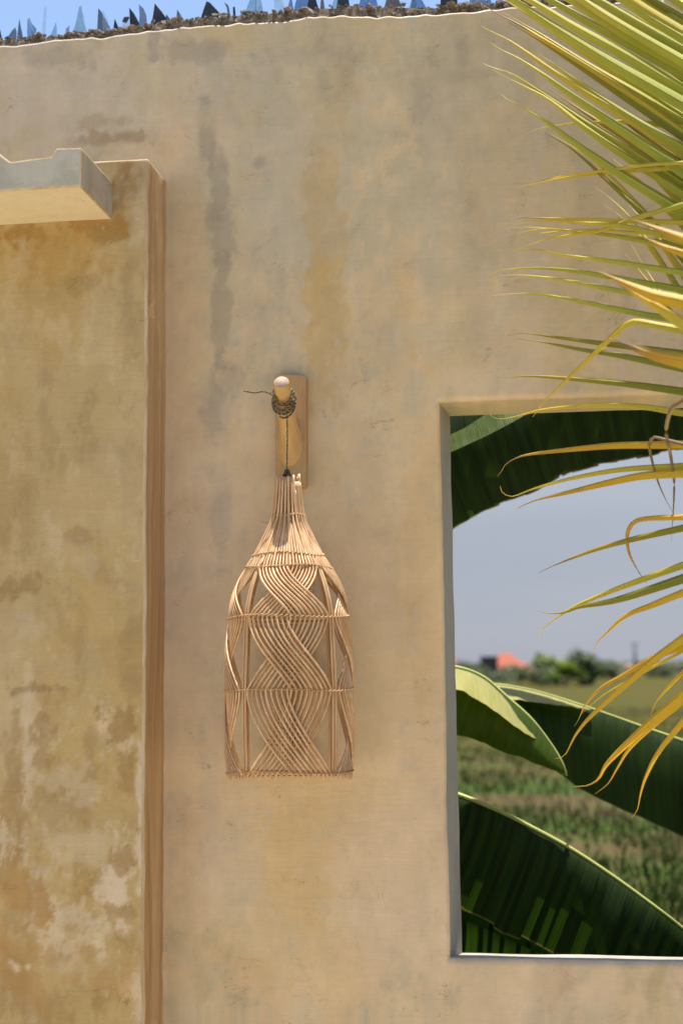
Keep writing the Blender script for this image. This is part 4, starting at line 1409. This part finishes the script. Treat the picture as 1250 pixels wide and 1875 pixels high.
def stem(parent, x, y, h, r=0.10):
    pts = [Vector((x + 0.02 * math.sin(i), y, h * i / 16)) for i in range(17)]
    v_, f_ = tube(pts, [r * (1 - 0.45 * i / 16) for i in range(17)], 12)
    mesh_obj('stem', v_, f_, M_STEM, parent)


ban1 = empty('banana_plant', (-0.75, 0.85, 0))
tag(ban1, 'banana plant behind the wall whose leaves arch into the window from the left', 'banana plant', 'banana plants behind the wall')
stem(ban1, -0.75, 0.85, 1.5)
# the leaf with the sunlit folded shoulder, tip to the right
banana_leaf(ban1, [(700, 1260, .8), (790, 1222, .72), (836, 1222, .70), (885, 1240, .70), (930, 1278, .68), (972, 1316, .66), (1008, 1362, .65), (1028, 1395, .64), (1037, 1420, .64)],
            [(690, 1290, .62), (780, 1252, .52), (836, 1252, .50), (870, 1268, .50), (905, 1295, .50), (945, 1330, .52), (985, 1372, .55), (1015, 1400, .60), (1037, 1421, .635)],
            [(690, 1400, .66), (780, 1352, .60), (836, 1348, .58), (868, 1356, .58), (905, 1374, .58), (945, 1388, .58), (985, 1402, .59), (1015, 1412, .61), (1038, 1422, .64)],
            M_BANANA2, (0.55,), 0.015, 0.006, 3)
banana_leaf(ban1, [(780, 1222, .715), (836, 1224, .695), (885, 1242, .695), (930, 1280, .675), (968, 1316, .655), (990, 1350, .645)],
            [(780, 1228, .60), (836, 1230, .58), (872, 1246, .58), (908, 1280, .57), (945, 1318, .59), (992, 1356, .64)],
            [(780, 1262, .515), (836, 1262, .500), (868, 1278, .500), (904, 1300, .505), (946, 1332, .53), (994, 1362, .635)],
            M_SUNLIT, (), 0.004, 0.003, 41, name='sunlit_blade', rib_show=False)  # added blade, its pale colour paints sunlight onto the leaf's shoulder
# the big lower leaf under its yellow rib
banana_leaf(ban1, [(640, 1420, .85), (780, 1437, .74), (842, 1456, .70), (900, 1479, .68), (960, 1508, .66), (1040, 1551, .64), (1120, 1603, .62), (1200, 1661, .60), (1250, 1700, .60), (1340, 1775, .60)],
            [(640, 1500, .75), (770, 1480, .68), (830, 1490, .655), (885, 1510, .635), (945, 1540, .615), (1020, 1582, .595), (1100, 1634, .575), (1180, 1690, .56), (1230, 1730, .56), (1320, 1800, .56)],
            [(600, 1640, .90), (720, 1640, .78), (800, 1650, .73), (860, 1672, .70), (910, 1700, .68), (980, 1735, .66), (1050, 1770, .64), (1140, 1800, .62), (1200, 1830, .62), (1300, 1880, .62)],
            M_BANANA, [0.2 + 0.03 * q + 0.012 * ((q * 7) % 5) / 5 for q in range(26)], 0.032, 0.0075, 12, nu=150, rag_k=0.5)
# small fresh leaf low on the left
banana_leaf(ban1, [(700, 1640, 1.0), (800, 1668, .92), (860, 1690, .90), (920, 1715, .90), (1000, 1755, .90), (1060, 1800, .92)],
            [(700, 1690, .95), (790, 1710, .90), (850, 1725, .90), (905, 1745, .90), (985, 1790, .90), (1050, 1830, .92)],
            [(690, 1760, 1.06), (780, 1790, 1.04), (840, 1800, 1.04), (890, 1815, 1.04), (965, 1850, 1.02), (1040, 1880, 1.0)], M_BANANA, (0.35, 0.42, 0.5, 0.55, 0.6, 0.68, 0.75), 0.045, 0.006, 5, rib_show=False)
banana_leaf(ban1, [(700, 1600, 1.2), (800, 1615, 1.15), (860, 1640, 1.12), (960, 1690, 1.1), (1060, 1760, 1.1), (1140, 1840, 1.1)],
            [(690, 1650, 1.15), (790, 1660, 1.1), (850, 1690, 1.08), (940, 1740, 1.06), (1040, 1800, 1.06), (1120, 1860, 1.06)],
            [(680, 1780, 1.2), (780, 1800, 1.2), (840, 1810, 1.2), (920, 1850, 1.18), (1020, 1890, 1.16), (1100, 1920, 1.16)], M_BANANA, (0.3, 0.45, 0.6), 0.04, 0.006, 8, rib_show=False)
# the high leaf that hangs across the window head
ban2 = empty('banana_plant', (1.35, 1.15, 0))
tag(ban2, 'banana plant whose torn dark leaf hangs across the top of the window', 'banana plant', 'banana plants behind the wall')
stem(ban2, 1.35, 1.15, 2.3, 0.12)
banana_leaf(ban2, [(1500, 560, 1.05), (1350, 590, .98), (1250, 600, .95), (1150, 610, .92), (1050, 630, .90), (950, 660, .88), (870, 695, .86), (800, 740, .86), (740, 800, .86)],
            [(1500, 640, .90), (1350, 670, .84), (1260, 680, .82), (1170, 690, .80), (1075, 710, .78), (975, 745, .77), (890, 790, .76), (810, 840, .76), (745, 890, .78)],
            [(1500, 800, .98), (1340, 808, .92), (1250, 822, .90), (1200, 832, .88), (1130, 848, .86), (1050, 862, .85), (975, 902, .84), (880, 938, .84), (800, 985, .84)],
            M_BANANA, [0.2 + 0.026 * q + 0.01 * ((q * 7) % 5) / 5 for q in range(28)], 0.02, 0.009, 17, nu=150, rag_k=0.25)
banana_leaf(ban2, [(1180, 640, .48), (1040, 712, .42), (957, 762, .38), (900, 793, .37), (862, 811, .37), (825, 828, .37), (740, 868, .38)],
            [(1175, 628, .50), (1035, 698, .44), (948, 748, .40), (893, 778, .39), (857, 796, .39), (822, 812, .39), (738, 850, .40)],
            [(1165, 612, .54), (1025, 682, .48), (930, 732, .44), (880, 764, .43), (850, 781, .43), (818, 798, .43), (735, 834, .44)], M_BANANA2, (0.4,), 0.01, 0.004, 6, rib_show=False)
banana_leaf(ban2, [(1460, 1450, 1.0), (1340, 1393, .95), (1250, 1357, .93), (1170, 1329, .92), (1080, 1297, .90), (1000, 1271, .89), (950, 1259, .88), (905, 1253, .88), (860, 1256, .9), (820, 1266, .92)],
            [(1450, 1475, .93), (1330, 1420, .885), (1240, 1385, .865), (1160, 1356, .855), (1070, 1324, .83), (990, 1298, .79), (940, 1287, .76), (900, 1282, .75), (855, 1285, .78), (818, 1290, .80)],
            [(1440, 1640, .99), (1330, 1572, .94), (1250, 1531, .92), (1180, 1498, .91), (1110, 1466, .90), (1060, 1441, .89), (1030, 1418, .88), (985, 1385, .87), (930, 1350, .88), (860, 1330, .9)],
            M_BANANA, (0.17, 0.24, 0.33,), 0.045, 0.006, 23)
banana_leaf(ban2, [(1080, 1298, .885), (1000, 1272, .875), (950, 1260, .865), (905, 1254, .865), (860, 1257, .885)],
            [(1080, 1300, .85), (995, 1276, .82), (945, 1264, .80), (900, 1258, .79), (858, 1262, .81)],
            [(1082, 1300, .875), (994, 1288, .79), (942, 1282, .755), (902, 1276, .75), (856, 1274, .77)], M_SUNLIT, (), 0.004, 0.003, 43, name='sunlit_blade', rib_show=False)  # added pale strip: the sunlit rim of this leaf, painted in
banana_leaf(ban2, [(1460, 1700, 1.1), (1340, 1698, 1.05), (1250, 1701, 1.02), (1180, 1700, 1.0), (1120, 1698, .98), (1070, 1712, .97), (1020, 1735, .97)],
            [(1450, 1730, .98), (1330, 1728, .93), (1240, 1730, .90), (1170, 1730, .89), (1110, 1730, .88), (1060, 1745, .88), (1010, 1765, .90)],
            [(1430, 1860, 1.2), (1310, 1860, 1.14), (1220, 1860, 1.1), (1150, 1860, 1.08), (1090, 1850, 1.06), (1040, 1840, 1.04), (990, 1830, 1.02)], M_BANANA2, (0.35, 0.5, 0.56, 0.7), 0.04, 0.005, 31)

# ------------------------------------------------------------------ the fields and far things
M_GRASS = None
m = NT('field_grass')
cc = m.mix(m.attr('u'), (0.024, 0.056, 0.006), (0.056, 0.078, 0.013))
cc = m.mix(m.sstep(m.noise(m.pos(), 1.1, 4), 0.5, 0.62), cc, (0.066, 0.044, 0.018))
M_GRASS = leaf_shader(m, cc, cc, 0.3, 0.7, None, 0.2)
verts, faces, uu = [], [], []
rg = random.Random(3)
for i in range(30000):
    d = 3.2 + 50 * rg.random() ** 1.7
    x = rg.uniform(-0.13, 0.17) * (d + 3) + 0.0
    if noise.noise(Vector((x * 0.5, d * 0.45, 0))) < -0.12 and rg.random() < 0.8: continue
    h = rg.uniform(0.03, 0.13) * (1 + 0.5 * noise.noise(Vector((x * 0.7, d * 0.6, 5))))
    w = rg.uniform(0.006, 0.016)
    a = rg.uniform(0, math.pi)
    lx, ly = rg.uniform(-0.6, 0.6) * h, rg.uniform(-0.6, 0.6) * h
    b = len(verts)
    c, s = math.cos(a) * w, math.sin(a) * w
    verts += [(x - c, d - s, 0), (x + c, d + s, 0), (x + lx * .4 + c * .7, d + ly * .4 + s * .7, h * .65), (x + lx * .4 - c * .7, d + ly * .4 - s * .7, h * .65), (x + lx, d + ly, h)]
    faces += [(b, b + 1, b + 2, b + 3), (b + 3, b + 2, b + 4)]
    q = rg.random()
    uu += [q] * 5
gr = mesh_obj('field_grass', verts, faces, M_GRASS, smooth=False, attrs={'u': uu})
tag(gr, 'low grass and stubble over the rice field', 'grass', kind='stuff')


def m_leafmass(name, a, b):
    m = NT(name)
    c = m.mix(m.attr('u'), a, b)
    return leaf_shader(m, c, m.mix(1.0, c, (1.4, 1.5, 0.6), 'MULTIPLY'), 0.3, 0.55, None, 0.3)


M_BUSH = m_leafmass('bush_leaves', (0.026, 0.042, 0.010), (0.066, 0.094, 0.024))
M_BUSH2 = m_leafmass('bright_leaves', (0.075, 0.115, 0.02), (0.17, 0.225, 0.05))
M_BARK = simple('bark', (0.14, 0.11, 0.08), 0.9, 0.3, 5)


def bush(name, px, top_py, half_w_px, Y, label, mat, seed, group, n=900, blade=False):
    rg_ = random.Random(seed)
    b0 = P(px, 1225, Y)
    h = P(px, top_py - 9, Y).z
    hw = 1.35 * half_w_px * (Y + 3) / F_PX
    o = empty(name, (b0.x, Y, 0))
    tag(o, label, 'palm' if blade else 'bush', group)
    lobes = [(rg_.uniform(-.6, .6) * hw, rg_.uniform(-.5, .5) * hw, rg_.uniform(.15, .72) * h, rg_.uniform(.3, .5)) for _ in range(11)]
    v_, f_, u_ = [], [], []
    if blade:
        for i in range(34):
            a = rg_.uniform(0, 2 * math.pi)
            el = rg_.uniform(0.25, 1.45)
            L_ = rg_.uniform(0.6, 1.0) * max(h * 0.75, hw)
            d = Vector((math.cos(a) * math.cos(el), math.sin(a) * math.cos(el), math.sin(el)))
            sd = d.cross(Vector((0, 0, 1))).normalized() * L_ * 0.13
            st = Vector((b0.x, Y, h * 0.25))
            for k in range(4):
                t0, t1 = k / 4, (k + 1) / 4
                w0, w1 = math.sin(math.pi * (t0 * .85 + .15)), math.sin(math.pi * min(1, t1 * .85 + .15))
                p0 = st + d * L_ * t0 - Vector((0, 0, L_ * .45 * t0 * t0))
                p1 = st + d * L_ * t1 - Vector((0, 0, L_ * .45 * t1 * t1))
                b = len(v_)
                v_ += [p0 - sd * w0, p0 + sd * w0, p1 + sd * w1, p1 - sd * w1]
                f_.append((b, b + 1, b + 2, b + 3)); u_ += [rg_.random()] * 4
    else:
        for i in range(n):
            lx, ly, lz, lr = rg_.choice(lobes)
            d = Vector((rg_.gauss(0, 1), rg_.gauss(0, 1), rg_.gauss(0, 1))).normalized() * (lr * rg_.random() ** 0.4)
            c = Vector((b0.x + lx + d.x * hw, Y + ly + d.y * hw, max(0.1, lz + d.z * h * 0.62)))
            s = rg_.uniform(0.06, 0.13) * h
            e = Vector((rg_.gauss(0, 1), rg_.gauss(0, 1), rg_.gauss(0, .6))).normalized()
            g_ = e.orthogonal().normalized() * s * 0.45
            e = e * s
            b = len(v_)
            v_ += [c - e, c + g_, c + e, c - g_]
            f_.append((b, b + 1, b + 2, b + 3)); u_ += [rg_.random()] * 4
    mesh_obj('crown', v_, f_, mat, o, smooth=False, attrs={'u': u_})
    pts = [Vector((b0.x, Y, h * 0.35 * i / 5)) for i in range(6)]
    v_, f_ = tube(pts, [0.04 * h * (1 - .1 * i) for i in range(6)], 6)
    mesh_obj('trunk', v_, f_, M_BARK, o)


GB = 'bushes along the far edge of the field'
bush('bush', 868, 1214, 30, 150, 'low dark bush left of the red-roofed house', M_BUSH, 1, GB)
bush('bush', 950, 1218, 52, 120, 'wide dark green bush in front of the red-roofed house', M_BUSH, 2, GB)
bush('bush', 1000, 1200, 28, 128, 'rounded bush between the wide bush and the bright spiky plant', M_BUSH2, 3, GB)
bush('banana_clump', 1032, 1178, 36, 118, 'bright spiky banana clump standing highest on the horizon', M_BUSH2, 4, None, blade=True)
bush('bush', 1064, 1196, 26, 124, 'dark bush just right of the bright spiky plant', M_BUSH, 5, GB)
bush('bush', 1105, 1212, 26, 170, 'small dull bush near the thin pole', M_BUSH, 6, GB)
bush('bush', 1215, 1212, 34, 210, 'low bush in front of the far brown roofs at the right', M_BUSH, 7, GB)
bush('bush', 830, 1218, 26, 170, 'bush at the window jamb below the small red roof', M_BUSH, 8, GB)
rg = random.Random(77)
tv, tf, tu = [], [], []
for i in range(9000):
    x = rg.uniform(-90, 120)
    y = rg.uniform(330, 380)
    h = (1.6 + 2.2 * (0.5 + 0.5 * noise.noise(Vector((x * 0.09, 0, 3))))) * rg.random() ** 0.5
    c = Vector((x, y, h))
    s = rg.uniform(.3, .7)
    e = Vector((rg.gauss(0, 1), rg.gauss(0, 1), rg.gauss(0, .6))).normalized()
    g_ = e.orthogonal().normalized() * s * .6
    e = e * s
    b = len(tv)
    tv += [c - e, c + g_, c + e, c - g_]
    tf.append((b, b + 1, b + 2, b + 3)); tu += [rg.random()] * 4
tl = mesh_obj('tree_line', tv, tf, M_BUSH, smooth=False, attrs={'u': tu})
tag(tl, 'far-off line of dark trees along the horizon', 'trees', kind='stuff')
M_RED = simple('terracotta_tiles', (0.29, 0.075, 0.042), 0.8, 0.3, 1.2)
M_BROWNROOF = simple('brown_roof_tiles', (0.20, 0.12, 0.085), 0.85, 0.2, 2)
M_HWALL = simple('pale_house_wall', (0.50, 0.46, 0.40), 0.85, 0.1, 1)
M_DARKWALL = simple('dark_house_wall', (0.07, 0.065, 0.07), 0.8, 0.2, 1)
M_WIN = simple('dark_window_pane', (0.03, 0.035, 0.04), 0.2, 0.1, 1, 0.5)


def box_vf(x0, x1, y0, y1, z0, z1):
    v_ = [(x, y, z) for z in (z0, z1) for y in (y0, y1) for x in (x0, x1)]
    return v_, [(0, 2, 3, 1), (4, 5, 7, 6), (0, 1, 5, 4), (2, 6, 7, 3), (0, 4, 6, 2), (1, 3, 7, 5)]


def house(name, px, half_px, eave_py, ridge_py, Y, label, roofm, wallm, hip=0.45, group=None):
    c = P(px, 1222, Y)
    hw = half_px * (Y + 3) / F_PX
    ze, zr = P(px, eave_py, Y).z, P(px, ridge_py, Y).z
    o = empty(name, (c.x, Y, 0))
    tag(o, label, 'house', group)
    v_, f_ = box_vf(c.x - hw * .88, c.x + hw * .88, Y - 2.5, Y + 2.5, 0, ze)
    mesh_obj('wall', v_, f_, wallm, o, smooth=False)
    rx = hw * hip
    v_ = [(c.x - hw, Y - 3.2, ze), (c.x + hw, Y - 3.2, ze), (c.x + hw, Y + 3.2, ze), (c.x - hw, Y + 3.2, ze), (c.x - rx, Y, zr), (c.x + rx, Y, zr)]
    mesh_obj('roof', v_, [(0, 1, 5, 4), (1, 2, 5), (2, 3, 4, 5), (3, 0, 4), (3, 2, 1, 0)], roofm, o, smooth=False)
    for k in (-.5, .1, .55):
        v_, f_ = box_vf(c.x + hw * k - .4, c.x + hw * k + .4, Y - 2.56, Y - 2.45, ze * .35, ze * .8)
        mesh_obj('window', v_, f_, M_WIN, o, smooth=False)


house('house', 925, 40, 1222, 1196, 260, 'far house with bright orange-red tiled hip roof', M_RED, M_HWALL, 0.2)
house('house', 958, 16, 1228, 1214, 262, 'low orange-red roofed annex at the right of the red-roofed house', M_RED, M_HWALL, 0.5)
house('house', 828, 14, 1222, 1207, 255, 'orange-red roof just showing beside the window jamb', M_RED, M_HWALL, 0.4)
c = P(895, 1222, 240)
dk = empty('dark_building', (c.x, 240, 0))
tag(dk, 'dark flat-topped block left of the red-roofed house', 'building')
hw = 15 * 243 / F_PX
v, f = box_vf(c.x - hw, c.x + hw, 238, 243, 0, P(895, 1204, 240).z)
mesh_obj('wall', v, f, M_DARKWALL, dk, smooth=False)
v, f = box_vf(c.x - hw * 1.06, c.x + hw * 1.06, 237.8, 243.2, P(895, 1203.9, 240).z, P(895, 1202, 240).z)
mesh_obj('roof', v, f, M_DARKWALL, dk, smooth=False)
house('house', 1212, 22, 1222, 1211, 320, 'far brown-roofed house at the right beneath the palm leaflets', M_BROWNROOF, M_HWALL, 0.4)
house('house', 1246, 14, 1222, 1213, 330, 'far brown-roofed house cut by the right edge of the picture', M_BROWNROOF, M_HWALL, 0.4)
house('house', 1152, 12, 1223, 1216, 320, 'tiny reddish-brown roof beside the foot of the thin pole', M_BROWNROOF, M_HWALL, 0.3)
c = P(1162, 1222, 200)
pole = empty('utility_pole', (c.x, 200, 0))
tag(pole, 'thin grey utility pole on the horizon', 'pole')
v, f = tube([Vector((c.x, 200, z)) for z in (0, 2.5, P(1162, 1176, 200).z)], [.22, .20, .17], 8)
M_POLE = simple('grey_pole', (0.12, 0.125, 0.14), 0.8, 0.1, 3)
mesh_obj('mast', v, f, M_POLE, pole)
zt = P(1162, 1180, 200).z
v, f = box_vf(c.x - .5, c.x + .5, 199.9, 200.1, zt - .1, zt + .1)
mesh_obj('crossarm', v, f, M_POLE, pole, smooth=False)
